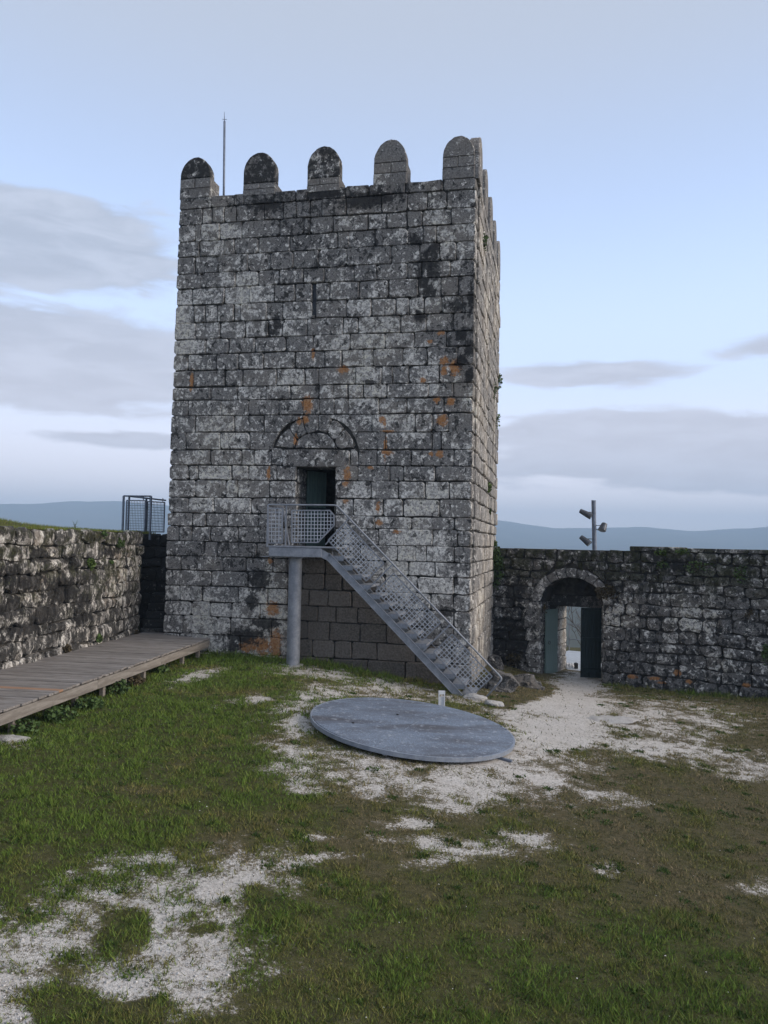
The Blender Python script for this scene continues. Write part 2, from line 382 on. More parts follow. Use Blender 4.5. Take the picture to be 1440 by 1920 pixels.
GRAS = [(232, 1742, 50, 42, 0, 1.6), (125, 1890, 66, 42, 0, 1.6), (388, 1746, 34, 9, 0, 1.2), (250, 1905, 60, 30, 0, 1.0), (480, 1700, 26, 40, 0, .8), (985, 1300, 48, 15, -8, 1.6), (940, 1322, 26, 8, 0, .8)]
def gravel(x, y, z):
    px, py = topx(x, y, z); g = np.full(x.shape, -1.0)
    wx = px + 26 * fbm(x, y, 1.3, 41) * np.clip((py - 1150) / 250, .2, 3); wy = py + 16 * fbm(x, y, 1.3, 47) * np.clip((py - 1150) / 250, .2, 3)
    for lst, sg in ((GRAV, 1), (GRAS, -1)):
        for cx, cy, rx, ry, ro, st in lst:
            c_, s_ = math.cos(R(ro)), math.sin(R(ro)); ax, ay = wx - cx, wy - cy
            r_ = np.hypot((ax * c_ + ay * s_) / rx, (-ax * s_ + ay * c_) / ry)
            if sg > 0: g = np.fmax(g, np.clip((1.08 - r_) * (.62 if st < 1.2 else 1.1), -1, .40 * st if st < 1.2 else .85) - .24 * (1 - min(st, 1.1)))
            else: g = np.where(r_ < 1.3, np.minimum(g, g - st * np.clip(1.3 - r_, 0, .8)), g)
    g = np.nan_to_num(g, nan=-1.0)
    g = g - .09 + .85 * fbm(x, y, 2.3, 21, 4) + 1.15 * fbm(x, y, 8., 31, 3)
    return np.clip(g, -1, 1)
def lushness(x, y, z):
    px, py = topx(x, y, z); px, py = np.nan_to_num(px, nan=720.), np.nan_to_num(py, nan=2200.)
    return np.clip(.53 + .75 * np.clip((700 - px) / 500, -.6, 1) * np.clip((1700 - py) / 260, 0, 1) + .28 * np.clip((py - 1700) / 160, 0, 1) * np.clip((px - 420) / 200, 0, 1) + 1.5 * fbm(x, y, .75, 71, 4) + 1.0 * fbm(x, y, 3.5, 75, 3), 0, 1)
def geo(a, n, f):
    o = []; s = .25
    for i in range(n): o.append(a + s); s *= f; a = o[-1]
    return o
gx = np.array([-v for v in geo(9.0, 44, 1.175)][::-1] + list(np.arange(-9.0, 11.5, .062)) + geo(11.5, 44, 1.175))
gy = np.array([3.4 - (v - 9.0) for v in geo(9.0, 44, 1.175)][::-1] + list(np.arange(3.4, 25.0, .062)) + geo(25.0, 44, 1.175))
GX, GY = np.meshgrid(gx, gy); GZ = terrain(GX, GY); GG = gravel(GX, GY, GZ)
nearm = (GY < 26) & (GY > 2) & (np.abs(GX) < 13); GG = np.where(nearm & (GX > inner_x(GY) - .3), GG, -1)
GZ = GZ + .018 * np.clip(-GG, 0, .4) * nearm
ny_, nx_ = GX.shape
def gsample(x, y):
    i = np.clip(np.rint((x + 9.0) / .062).astype(int) + 44, 0, nx_ - 1); j = np.clip(np.rint((y - 3.4) / .062).astype(int) + 44, 0, ny_ - 1)
    return np.where((x > -9) & (x < 11.4) & (y > 3.4) & (y < 24.9), GG[j, i], -1.) + .35 * fbm(x, y, 22., 37, 2)
me = bpy.data.meshes.new('ground'); me.vertices.add(nx_ * ny_)
me.vertices.foreach_set('co', np.stack([GX, GY, GZ], -1).ravel())
idx = np.arange(nx_ * ny_).reshape(ny_, nx_); q = np.stack([idx[:-1, :-1], idx[:-1, 1:], idx[1:, 1:], idx[1:, :-1]], -1).reshape(-1, 4)
me.loops.add(q.size); me.polygons.add(len(q)); me.loops.foreach_set('vertex_index', q.ravel()); me.polygons.foreach_set('loop_start', np.arange(0, q.size, 4))
me.polygons.foreach_set('use_smooth', np.ones(len(q), bool)); me.update()
at = me.attributes.new('lush', 'FLOAT', 'POINT'); at.data.foreach_set('value', np.where(nearm, lushness(GX, GY, GZ), .6).ravel())
at = me.attributes.new('gravel', 'FLOAT', 'POINT'); at.data.foreach_set('value', GG.ravel())
m, t = new_mat('turf_and_gravel')
P = t.add('ShaderNodeNewGeometry').outputs['Position']
ga = t.add('ShaderNodeAttribute', attribute_name='gravel').outputs['Fac']
n5, n30, n90 = t.noise(P, 3.0, 5, .6), t.noise(P, 26, 4, .7), t.noise(P, 95, 2, .6)
gm = t.step(t.math('ADD', ga, t.math('ADD', t.math('MULTIPLY', t.math('SUBTRACT', n30, .5), 2.3), t.math('MULTIPLY', t.math('SUBTRACT', n90, .5), 1.3))), -.10, .34)
vor = t.voronoi(P, 46, out=1)
gcol = t.mix(t.step(n30, .3, .7), (.56, .52, .47), (.84, .80, .75)); gcol = t.mix(t.step(n5, .40, .62, 0., .40), gcol, (.54, .49, .43)); vbw = t.add('ShaderNodeRGBToBW'); t.l.new(vor, vbw.inputs[0]); gcol = t.mix(.20, gcol, t.mix(vbw.outputs[0], (.22, .20, .18), (.72, .69, .65)))
gcol = t.mix(t.step(n90, .62, .78), gcol, (.22, .195, .165))
lu = t.add('ShaderNodeAttribute', attribute_name='lush').outputs['Fac']; lu = t.math('ADD', lu, t.math('MULTIPLY', t.math('SUBTRACT', n5, .5), .8), clamp=True)
scol = t.mix(lu, (.128, .106, .056), (.082, .088, .026)); scol = t.mix(t.step(n30, .45, .72, 0., .6), scol, (.20, .175, .12)); scol = t.mix(t.step(t.noise(P, 13, 4, .7), .48, .64, 0., .7), scol, (.040, .044, .018)); scol = t.mix(t.step(n90, .5, .66, 0., .6), scol, (.03, .03, .016))
far = t.step(t.vmath('LENGTH', P, out=1), 30., 60.); scol = t.mix(far, scol, t.mix(n5, (.035, .045, .02), (.08, .07, .045)))
worn = t.step(t.math('ADD', ga, t.math('MULTIPLY', t.math('SUBTRACT', n30, .5), 1.2)), -.45, .12, 0., .75); scol = t.mix(worn, scol, t.mix(n90, (.16, .135, .095), (.30, .265, .21)))
t.bsdf(t.mix(gm, scol, gcol), .95, 0, t.math('ADD', n30, t.math('MULTIPLY', n90, .9)), 1.0, .03, .1)
ground = link('ground', me, m); tag(ground, kind='structure')

# ------------------------------------------------------------------ hills and haze
m, t = new_mat('wooded_hillside'); P = t.add('ShaderNodeNewGeometry').outputs['Position']
t.bsdf(t.mix(t.step(t.noise(P, .012, 6, .7), .4, .6), (.030, .042, .024), (.075, .075, .05)), 1.0, 0, None, spec=0)
hv, hf = [], []
ctl = [(0, 51), (60, 54), (130, 61), (220, 64), (330, 58), (500, 50), (700, 55), (880, 52), (940, 46), (1040, 33), (1120, 35), (1200, 38), (1300, 32), (1440, 40)]
caz = [math.degrees(math.atan((x - 720) / FPX)) for x, _ in ctl]; cel = [h / FPX for _, h in ctl]
NA = 720
for ring, (rad, fn) in enumerate(((1500, lambda a: -31), (2150, lambda a: 6 + 26 * (mn.noise((a * .11, 3, 0)) + .3)), (2700, None), (3050, lambda a: -31))):
    for i in range(NA):
        a = -180 + 360 * i / NA
        if fn is None:
            el = np.interp(a, caz, cel) if caz[0] <= a <= caz[-1] else (.036 + .010 * mn.noise((math.cos(R(a)) * 4, math.sin(R(a)) * 4, 1)))
            z = EYE + rad * el + 5 * mn.fractal((a * .6, 0, 0), 1., 2., 4) * .5
        else: z = fn(a)
        rr = rad * (1 + .02 * mn.noise((a * .2, ring, 0)))
        hv.append((rr * math.sin(R(a)), rr * math.cos(R(a)), z))
for ring in range(3):
    for i in range(NA): hf.append((ring * NA + i, ring * NA + (i + 1) % NA, (ring + 1) * NA + (i + 1) % NA, (ring + 1) * NA + i))
hills = MB().add(hv, hf).build('hills', m, smooth=True); tag(hills, kind='structure')
m, t = new_mat('haze_air'); vv = t.add('ShaderNodeVolumePrincipled'); oo = t.add('ShaderNodeOutputMaterial')
vv.inputs['Color'].default_value = (.58, .78, 1.0, 1); vv.inputs['Density'].default_value = .00068
t.l.new(vv.outputs[0], oo.inputs['Volume'])
hz = MB().box((-3300, -3300, -36), (3300, 3300, 150)).build('haze', m); tag(hz, 'pale blue haze over the valley', kind='stuff')

# ------------------------------------------------------------------ tower
shelter_shade_line = (tpx(604, 990), tpx(902, 1278))  # lichen-free sheltered stone, line raised to paint in shadow behind the treads
def shelter_shade(t, P):
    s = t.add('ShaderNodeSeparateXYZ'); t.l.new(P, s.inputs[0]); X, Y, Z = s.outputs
    (x0, z0), (x1, z1) = shelter_shade_line; k = (z1 - z0) / (x1 - x0)
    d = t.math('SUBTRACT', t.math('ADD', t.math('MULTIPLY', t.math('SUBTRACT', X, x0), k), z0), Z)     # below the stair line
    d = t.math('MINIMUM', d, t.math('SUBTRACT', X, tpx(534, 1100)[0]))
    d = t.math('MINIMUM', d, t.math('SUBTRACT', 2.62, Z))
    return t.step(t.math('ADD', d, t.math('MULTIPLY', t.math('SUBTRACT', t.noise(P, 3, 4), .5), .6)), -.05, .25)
ORANGE = [(577, 758, 9, 15), (587, 664, 3, 10), (359, 716, 3, 18), (832, 677, 7, 8), (853, 690, 9, 14), (832, 695, 5, 9), (827, 624, 7, 4), (819, 749, 6, 6), (845, 752, 7, 7), (643, 693, 9, 7), (793, 713, 5, 5), (829, 788, 9, 10),
          (716, 786, 6, 5), (721, 793, 3, 8), (729, 809, 11, 2.5), (722, 840, 3, 18), (727, 848, 9, 5), (809, 851, 4, 4), (824, 851, 6, 6), (651, 889, 6, 14), (648, 907, 5, 5), (648, 939, 6, 4), (709, 951, 4, 8), (695, 877, 5, 3), (744, 997, 7, 3), (712, 980, 6, 5),
          (504, 887, 3, 12), (555, 826, 4, 9), (561, 790, 4, 6), (573, 786, 6, 7), (511, 1142, 11, 13), (517, 1205, 10, 22), (486, 1208, 26, 12), (463, 1213, 13, 8), (517, 1226, 10, 5), (494, 1225, 10, 4), (507, 1051, 5, 5), (806, 640, 5, 3)]
BLACK = [(778, 451, 13, 11), (813, 468, 12, 15), (800, 490, 14, 17), (813, 508, 13, 17), (794, 528, 13, 13), (806, 545, 11, 15), (788, 505, 10, 12), (858, 573, 14, 9), (787, 593, 11, 11), (519, 606, 8, 19), (503, 613, 7, 10), (512, 622, 12, 6), (693, 717, 11, 5), (488, 1087, 20, 20), (472, 1128, 10, 16), (459, 1193, 34, 15), (497, 1169, 26, 12), (437, 1211, 13, 12),
         (835, 1147, 14, 9), (853, 1090, 6, 10), (610, 362, 35, 12), (690, 375, 60, 14), (500, 385, 30, 12), (866, 628, 12, 10), (879, 652, 9, 16), (866, 678, 11, 10), (880, 704, 8, 16), (884, 560, 6, 20)]
pat = []
for lst, kd, g in ((ORANGE, 'o', 1.12), (BLACK, 'k', 1.12)):
    for x, y, rx, ry in lst:
        X, Z = tpx(x, y); X1, _ = tpx(x + rx, y); _, Z1 = tpx(x, y - ry); pat.append((X, Z, max((X1 - X) * g, .03), max((Z1 - Z) * g, .03), kd))
ZON = []
for x, y, rx, ry, am in ((780, 1070, 90, 75, .10), (400, 1150, 110, 50, .08), (430, 590, 130, 70, .05), (700, 930, 110, 50, .04), (860, 640, 50, 170, -.10), (610, 365, 330, 50, -.11), (600, 470, 330, 80, -.02), (620, 860, 90, 90, -.05), (420, 1040, 130, 40, -.06), (800, 690, 60, 60, .07)):
    X, Z = tpx(x, y); X1, _ = tpx(x + rx, y); _, Z1 = tpx(x, y - ry); ZON.append((X, Z, X1 - X, Z1 - Z, am))
M_TOWER = granite('lichened_granite', tower, (), shelter_shade, lichen=.0, dark=.005, zones=ZON)
M_TSTAIN = granite('stained_granite', tower, pat, shelter_shade, lichen=.0, dark=.005, zones=ZON)
M_SIDE = granite('pale_side_granite', tower, (), None, lichen=-.02, dark=-.08, warm=.25, vstretch=2.2, tone=1.15)
M_MERL = granite('weathered_merlon_granite', tower, (), None, lichen=-.05, dark=.13, tone=.8)
M_MERLP = granite('pale_merlon_granite', tower, (), None, lichen=-.10, dark=-.04, tone=1.1)
M_MORT = simple('dark_joint', (.012, .012, .011), (.075, .070, .063), 1.6, .98)

CY_L = [373, 394, 424, 456, 484, 516, 543, 574, 607, 638, 666, 696, 727, 752, 780, 811, 843, 872, 900, 932, 961, 986, 1014, 1042, 1068, 1097, 1126, 1153, 1186, 1220]
CY_R = [331, 354, 388, 418, 451, 486, 517, 553, 586, 619, 649, 683, 717, 744, 774, 810, 843, 874, 903, 937, 971, 995, 1026, 1056, 1084, 1116, 1148, 1179, 1215, 1247]
def cy(i, x): return CY_L[i] + (CY_R[i] - CY_L[i]) * (x - 320) / 568.
def ex(y): return 337 - (y - 373) * 32 / 817., 893 - (y - 331) * 11.5 / 910.
Lz = lambda *a: [300 + v / 4.5 for v in a]
Rz = lambda *a: [600 + v / 4.5 for v in a]
JO = [Lz(435, 625, 705, 960, 1145, 1245) + Rz(215, 410, 720, 1040),
      Lz(355, 440, 545, 645, 880, 1040, 1150, 1270, 1365) + Rz(220, 520, 740, 905, 1070),
      Lz(300, 345, 505, 690, 1010, 1215, 1265) + Rz(110, 405, 560, 735, 865, 1110),
      Lz(335, 540, 630, 830, 1095) + Rz(150, 240, 465, 740, 870, 985),
      Lz(295, 490, 745, 930, 1125, 1340) + Rz(225, 600, 845, 1010, 1150),
      Lz(345, 635, 830, 1005, 1210, 1390) + Rz(290, 480, 735, 860, 1100),
      Lz(275, 545, 755, 965, 1140) + [584.6, 591.2] + Rz(85, 330, 580, 830, 1020, 1170),
      Lz(285, 385, 482, 625, 680, 900, 1035) + [584.6, 591.2] + Rz(225, 435, 640, 750, 880, 1030, 1200),
      Lz(300, 505, 720, 915, 1035, 1245) + Rz(195, 322, 680, 900, 1125),
      Lz(385, 580, 800, 1065, 1295) + Rz(255, 548, 798, 1062),
      Lz(237, 478, 665, 875, 1140, 1390) + Rz(185, 370, 450, 698, 905, 1160),
      Lz(285, 550, 700, 985, 1220, 1340) + Rz(300, 520, 613, 752, 1008),
      Lz(430, 655, 895, 1100, 1345) + Rz(112, 238, 365, 565, 918, 1130),
      Lz(237, 522, 748, 1005, 1210, 1345) + Rz(125, 240, 498, 733, 1043),
      Lz(295, 630, 880) + ['arch'] + Rz(438, 803, 948, 1088),
      Lz(218, 508, 760) + ['arch'] + Rz(550, 950, 1025),
      Lz(428, 690, 795) + ['arch'] + Rz(480, 768, 1132),
      Lz(243, 322, 607, 750, 985) + ['door'] + Rz(320, 590, 702, 972),
      Lz(297, 555, 655, 922) + ['door'] + Rz(430, 658, 888, 1092),
      Lz(243, 457, 770, 980) + ['door'] + Rz(283, 532, 702, 1010),
      Lz(275, 387, 567, 832, 1040) + ['door'] + Rz(460, 773, 1135),
      Lz(160, 270, 428, 660, 885) + ['door', 710, 811, 857],
      [384, 407, 482, 512, 'door', 654, 675, 746, 779.5, 799, 852],
      [339, 418, 461, 512, 539, 565, 610, 642, 720, 766, 816],
      [396, 465, 539, 566, 609, 641, 666, 722, 782, 851],
      [337, 379, 447, 502, 540, 579, 615, 660, 722, 807, 850],
      [359, 394, 434, 488, 541, 596, 630, 670, 730, 800, 851],
      [343, 407, 432, 509, 577, 617, 675, 725, 775, 850],
      [335, 388, 450, 525, 585, 627, 659, 707, 779, 846]]
rng = random.Random(4)
def arch_x(y, side):
    if y >= 838: return 509. if side < 0 else 673.
    k = math.sqrt(max(0, 1 - ((845 - y) / 67.5) ** 2)); return 592 + side * 79 * k
DL, DR = 556.5, 628.5
def px_poly(pts, d=0.): return [tpx(x, y, d) for x, y in pts]
NB = 0; BLK = []
def tblock(pts, corner=False, **kw):
    global NB; NB += 1
    a = dict(depth=.46 if corner else .15, proud=rng.uniform(-.006, .012), jit=.011, bulge=.007, cham=rng.uniform(.010, .022), joint=rng.choice((.006, .011, .016, .021, .027)), cut=rng.uniform(.05, .15)); a.update(kw)
    pp = px_poly(pts); xs_, zs_ = [p[0] for p in pp], [p[1] for p in pp]
    hit = any(min(xs_) - 2.2 * rx < x < max(xs_) + 2.2 * rx and min(zs_) - 2.2 * rz < z < max(zs_) + 2.2 * rz for x, z, rx, rz, _ in pat)
    rec_ = ['stone_block', stone_geo(pp, rng, **a), M_TSTAIN if hit else M_TOWER, np.ptp(xs_) * np.ptp(zs_)]
    BLK.append(rec_); return rec_
for i, js in enumerate(JO):
    ylm = (CY_L[i] + CY_L[i + 1]) / 2; yrm = (CY_R[i] + CY_R[i + 1]) / 2
    segs = []; cur = 'L'
    for j in js + ['R']:
        if j == 'arch': segs.append((cur, 'archL')); cur = 'archR'
        elif j == 'door': segs.append((cur, DL)); cur = DR
        else: segs.append((cur, j)); cur = j
    for a, b in segs:
        def pt(s, top):
            k = i if top else i + 1
            if s == 'L': y = CY_L[k]; return (ex(y)[0], y)
            if s == 'R': y = CY_R[k]; return (ex(y)[1], y)
            if s in ('archL', 'archR'):
                sd = -1 if s == 'archL' else 1; y = cy(k, 592 + sd * 60); y = max(y, 778.5)
                return (arch_x(y, sd), y)
            return (s, cy(k, s))
        if a != 'L' and b != 'R' and isinstance(a, float) and abs(a - 584.6) < .01 and i in (6, 7):
            if i == 7: tblock([(584.6, 589), (591.2, 589), pt(b, 0), pt(a, 0)])
            continue
        pts = [pt(a, 1), pt(b, 1)]
        kwj = dict(joint=.012, cham=.010) if 'archL' == b or 'archR' == a else {}
        if b == 'archL' and i in (14, 15):
            for f_ in (.25, .5, .75): y = pts[1][1] + (pt(b, 0)[1] - pts[1][1]) * f_; pts += [(arch_x(y, -1), y)]
        pts += [pt(b, 0), pt(a, 0)]
        if a == 'archR' and i in (14, 15):
            y0_, y1_ = pts[-1][1], pts[0][1]
            for f_ in (.25, .5, .75): y = y0_ + (y1_ - y0_) * f_; pts += [(arch_x(y, 1), y)]
        tblock(pts, corner=(b == 'R' or a == 'L'), **kwj)
# fill left of course 7 slit already built; arch ring, tympanum, lintel
ft = [320, 395, 470, 548, 622, 690, 760, 830, 886]
for a, b in zip(ft[:-1], ft[1:]): tblock([(a, cy(29, a)), (b, cy(29, b)), (b, cy(29, b) + 40), (a, cy(29, a) + 40)], proud=.04)
ou = [(515, 838), (541, 802), (567, 784), (598, 778), (623, 786), (646, 804), (668, 838)]
inn = [(551, 841), (556, 823), (575, 813), (597, 809), (613, 812), (627, 826), (634, 842)]
for k in range(6):
    mo = ((ou[k][0] + ou[k + 1][0]) / 2, (ou[k][1] + ou[k + 1][1]) / 2); c = (592, 845)
    mo = (c[0] + (mo[0] - c[0]) * 1.05, c[1] + (mo[1] - c[1]) * 1.05)
    o = tblock([ou[k], mo, ou[k + 1], inn[k + 1], inn[k]], proud=.012, joint=.012); o[0] = 'arch_stone'
for pts in ([(509, 839), (531, 842), (530, 872), (509, 871)], [(656.5, 843), (669, 839), (673, 873), (656.5, 874)]):
    tblock(pts, joint=.012)[0] = 'arch_stone'
tblock([(553, 841), (556, 828), (566, 818), (580, 812), (597, 810.5), (612, 814), (624, 824), (632, 842)], joint=.016)[0] = 'tympanum'
tblock([(531, 842), (656.5, 843), (656.5, 876), (530, 875)], depth=.6, proud=.02)[0] = 'door_lintel'
tblock([(556.5, 1027.5), (628.5, 1028.5), (628.5, cy(23, 628)), (556.5, cy(23, 557))])[0] = 'door_sill'
plain = sorted([b for b in BLK if b[0] == 'stone_block'], key=lambda b: -b[3]); small = MB()
for b in plain[292:]: b[0] = None; small.add(*b[1])
for b in BLK:
    if b[0]: MB().add(*b[1]).build(b[0], b[2], tower, centre=True)
tag(small.build('small_stone_blocks', M_TSTAIN, tower), kind='stuff')
# core behind the blocks, with the doorway, a room and the arrow slit left open
TOPZ = tpx(893, 331)[1]; XL = -7.80
dX0, dZ1 = tpx(DL, 876); dX1, _ = tpx(DR, 876); dZ0 = tpx(600, 1027)[1]
sX0, sZ1 = tpx(584.6, 527); sX1, sZ0 = tpx(591.2, 589)
core = MB()
f0, f1 = .055, .75
core.box((XL + .06, f0, -1.6), (dX0, f1, dZ1)); core.box((dX1, f0, -1.6), (-.06, f1, dZ1)); core.box((dX0, f0 + .002, -1.6), (dX1, f1, dZ0 - .02))
core.box((XL + .06, f0, dZ1 + .001), (sX0, f1, 11.2)); core.box((sX1, f0, dZ1 + .001), (-.06, f1, 11.2)); core.box((sX0, f0, dZ1 + .002), (sX1, f1, sZ0)); core.box((sX0, f0, sZ1), (sX1, f1, 11.2))
core.box((XL + .06, f0, 11.2), (-.06, .5, TOPZ - .03))
core.box((XL + .06, f1, -1.6), (XL + .8, 7.6, 11.2)); core.box((-.8, f1, -1.6), (-.06, 7.6, 11.2)); core.box((XL + .8, 6.9, -1.6), (-.8, 7.6, 11.2))
core.box((XL + .8, f1, -1.6), (-.8, 6.9, dZ0 - .03)); core.box((XL + .8, f1, 11.0), (-.8, 6.9, 11.2))
core.box((-.52, .5, 11.2), (-.06, 7.6, TOPZ - .03)); core.box((XL + .06, .5, 11.2), (XL + .5, 7.6, TOPZ - .03)); core.box((XL + .5, 7.2, 11.2), (-.52, 7.6, TOPZ - .03))
core.build('wall_core', M_MORT, tower)
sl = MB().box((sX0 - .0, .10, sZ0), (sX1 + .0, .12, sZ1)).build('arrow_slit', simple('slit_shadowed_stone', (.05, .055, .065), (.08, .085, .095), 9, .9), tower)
# jamb stones lining the doorway
for sd in (-1, 1):
    zc = dZ0 - .02
    hs = [.42, .38, .45, .36, .5]
    for h in hs:
        z1 = min(zc + h, dZ1 + .005)
        if z1 - zc < .08: break
        x = dX0 if sd < 0 else dX1
        vs, fs = stone_geo([(f0 + .02, zc), (f1, zc), (f1, z1), (f0 + .02, z1)], rng, depth=.02, joint=.02, cham=.012, jit=.006)
        # local x runs into the wall, local y is across the jamb
        vs = [((x + .012 - yy) if sd < 0 else (x - .012 + yy), xx, zz) for xx, yy, zz in vs]
        MB().add(vs, fs).build('jamb_stone', M_TOWER, tower, centre=True); zc = z1
# green door leaf standing open inside
leaf = empty('door', (dX0 + .06, f1 - .05, dZ0), R(56)); leaf.parent = tower; tag(leaf, 'green door leaf standing ajar')
lw = .62
for k in range(4):
    MB().box((k * lw / 4 + .003, 0, .0), ((k + 1) * lw / 4 - .003, .045, dZ1 - dZ0 - .02)).build('board', M_GREEN, leaf, centre=True)
MB().box((.02, -.03, .95), (lw - .02, 0, 1.02)).build('rail', M_GREEN_SHADE, leaf, centre=True)
# side masonry: course levels follow the corner
zr = [tpx(ex(y)[1], y)[1] for y in CY_R] + [-1.2]
side = MB(); sr = random.Random(8)
for i in range(len(zr) - 1):
    y = .47 + (.0 if i % 2 else .0); 
    while y < 7.55:
        L = sr.uniform(.4, 1.15); y2 = min(y + L, 7.6)
        if 7.6 - y2 < .25: y2 = 7.6
        vs, fs = stone_geo([(y, zr[i + 1]), (y2, zr[i + 1]), (y2, zr[i]), (y, zr[i])], sr, depth=.12, joint=.03, cham=.022, jit=.014, proud=sr.uniform(-.012, .03), bulge=.01)
        side.add([(.0 - yy, xx, zz) for xx, yy, zz in vs], fs); y = y2
tag(side.build('side_masonry', M_SIDE, tower), 'paler side face of coursed granite', kind='stuff')
# merlons
def merlon(xa, xb, ytop, yspr, ycap, ymid, ybase, along='x', name='merlon', span=None, cap_mat=None):
    root = empty(name); root.parent = tower
    if along == 'x':
        x0, _ = tpx(xa, ybase); x1, _ = tpx(xb, ybase); xm = (x0 + x1) / 2
        zt, zs_, zc, zm, zb = [tpx((xa + xb) / 2, y)[1] for y in (ytop, yspr, ycap, ymid, ybase)]
    else:
        x0, x1 = span; xm = (x0 + x1) / 2; zt, zs_, zc, zm, zb = TOPZ + 1.13, TOPZ + .66, TOPZ + .60, TOPZ + .32, TOPZ - .02
    wd = x1 - x0; th = .54
    prof = [(x0, zc)] if zs_ - zc > .02 else []
    for k in range(19):
        a = math.pi * k / 18; c_ = math.cos(a); s_ = math.sin(a)
        prof.append((xm - wd / 2 * c_ * (1 if abs(c_) > .99 else 1 - .03 * s_) + rng.uniform(-.007, .007), zs_ + (zt - zs_) * s_ + rng.uniform(-.007, .007)))
    if zs_ - zc > .02: prof.append((x1, zc))
    def put(poly, nm, off):
        n = len(poly); c = np.mean(poly, 0); ii = [(c[0] + (x - c[0]) * .95, c[1] + (z - c[1]) * .95) for x, z in poly]
        y0, y1 = -.012 + off, (.24 if nm == 'merlon_cap' else th) + off * .5
        vs = [(x, y0, z) for x, z in ii] + [(x, y0 + .022, z) for x, z in poly] + [(x, y1 - .022, z) for x, z in poly] + [(x, y1, z) for x, z in ii]
        fs = [tuple(range(n)), tuple(range(4 * n - 1, 3 * n - 1, -1))] + [(r_ * n + i, r_ * n + (i + 1) % n, (r_ + 1) * n + (i + 1) % n, (r_ + 1) * n + i) for r_ in range(3) for i in range(n)]
        if along != 'x': vs = [(.012 - y, x, z) for x, y, z in vs]
        MB().add(vs, fs).build(nm, (cap_mat or M_MERL) if nm == 'merlon_cap' else M_MERLP, root, centre=True)
    put(prof, 'merlon_cap', rng.uniform(0, .012))
    if along == 'x':
        sp = x0 + wd * rng.uniform(.35, .6)
        g = .012
        put([(x0, zm + g / 2), (sp - g / 2, zm + g / 2), (sp - g / 2, zc - g), (x0, zc - g)], 'merlon_stone', rng.uniform(0, .01)); put([(sp + g / 2, zm + g / 2), (x1, zm + g / 2), (x1, zc - g), (sp + g / 2, zc - g)], 'merlon_stone', rng.uniform(0, .01))
        put([(x0 - .005, zb + .005), (x1 + .005, zb + .005), (x1 + .005, zm - g / 2), (x0 - .005, zm - g / 2)], 'merlon_stone', 0)
    else:
        put([(x0, zb), (x1, zb), (x1, zc - .012), (x0, zc - .012)], 'merlon_stone', 0)
merlon(337, 394, 295, 332, 334, 353, 372); merlon(455.5, 515.5, 286, 320, 343, 354, 366); merlon(575.5, 636.5, 274, 309, 333, 346, 359)
merlon(700, 762, 261, 301, 304, 324, 347, cap_mat=M_MERLP); merlon(829.5, 889.5, 254, 290, 293, 313, 335, cap_mat=M_MERLP)
for k in range(5): merlon(0, 0, 0, 0, 0, 0, 0, 'y', span=(.02 + 1.62 * k, .86 + 1.62 * k), cap_mat=M_MERLP)
# lightning rod on the roof
b0 = on_plane(421, 368, TA + TN * 1.1, TN); b1 = on_plane(421, 228, TA + TN * 1.1, TN); b2 = on_plane(420.6, 210, TA + TN * 1.1, TN)
rod = empty('lightning_rod', (b0[0], b0[1], 11.2)); tag(rod, 'thin grey pole rising behind the battlements of the tower', 'pole')
o_ = np.array([b0[0], b0[1], 11.2])
MB().tube([(0, 0, -.02), tuple(b1 - o_)], .032, 8).build('pole', M_GALVD, rod, smooth=True)
MB().tube([tuple(b1 - o_), tuple(b2 - o_)], [.014, .005], 6).build('spike', M_GALVD, rod)
MB().tube([tuple(b1 - o_ + np.array([-.06, 0, .06])), tuple(b1 - o_ + np.array([.06, 0, .06]))], .008, 5).build('crossbar', M_GALVD, rod)

# ------------------------------------------------------------------ steel staircase (tower frame)
st = empty('metal_staircase', tuple(TA), -TH); tag(st, 'galvanised steel staircase with mesh railings leading up to the tower door', 'staircase')
YF, YB = -1.15, -.16
pz = tpx(560, 1024, YF)[1]; pX0 = tpx(499, 1024, YF)[0]; pX1 = tpx(629, 1026, YF)[0]
MB().box((pX0, YF, pz - .035), (pX1, YB + .12, pz)).build('platform', M_GALV, st, centre=True, bevel=.006)
MB().box((pX0 + .06, YF + .012, pz - .25), (pX1 - .33, YF + .09, pz - .037)).build('platform_beam', M_GALV, st, centre=True, bevel=.008)
MB().box((pX0 + .06, YB - .09, pz - .25), (pX1 - .33, YB - .012, pz - .037)).build('platform_beam', M_GALV, st, centre=True, bevel=.008)
MB().box((pX0 + .03, YF + .09, pz - .22), (pX0 + .10, YB - .09, pz - .037)).build('cross_beam', M_GALV, st, centre=True)
MB().box((pX0 - .12, YF + .05, pz - .265), (pX0 + .9, YF + .35, pz - .252)).build('bearing_plate', M_GALV, st, centre=True)
cX = tpx(553, 1100, -.75)[0]; cZ = float(yard(np.array([TA[0] + TU[0] * cX]), np.array([TA[1] + TU[1] * cX - .75]))[0])
MB().tube([(cX, -.75, cZ - .3), (cX, -.75, pz - .252)], .155, 28).build('column', M_GALV, st, smooth=False)
MB().tube([(cX, -.75, cZ - .02), (cX, -.75, cZ + .03)], .24, 28).build('column_base', M_PALE, st)
H0 = Vector((pX1 + .005, 0, tpx(628, 948, YF)[1])); H1 = Vector((tpx(942, 1273, YF)[0], 0, tpx(942, 1273, YF)[1])); HB = tpx(905, 1310, YF)
sd_ = (H1 - H0).normalized(); sn_ = Vector((sd_.z, 0, -sd_.x))   # sn_: down and towards the wall foot
if sn_.z > 0: sn_ = -sn_
SL = (H1 - H0).length
def sp(s, p, y=YF): v = H0 + sd_ * s + sn_ * p; return (v.x, y, v.z)
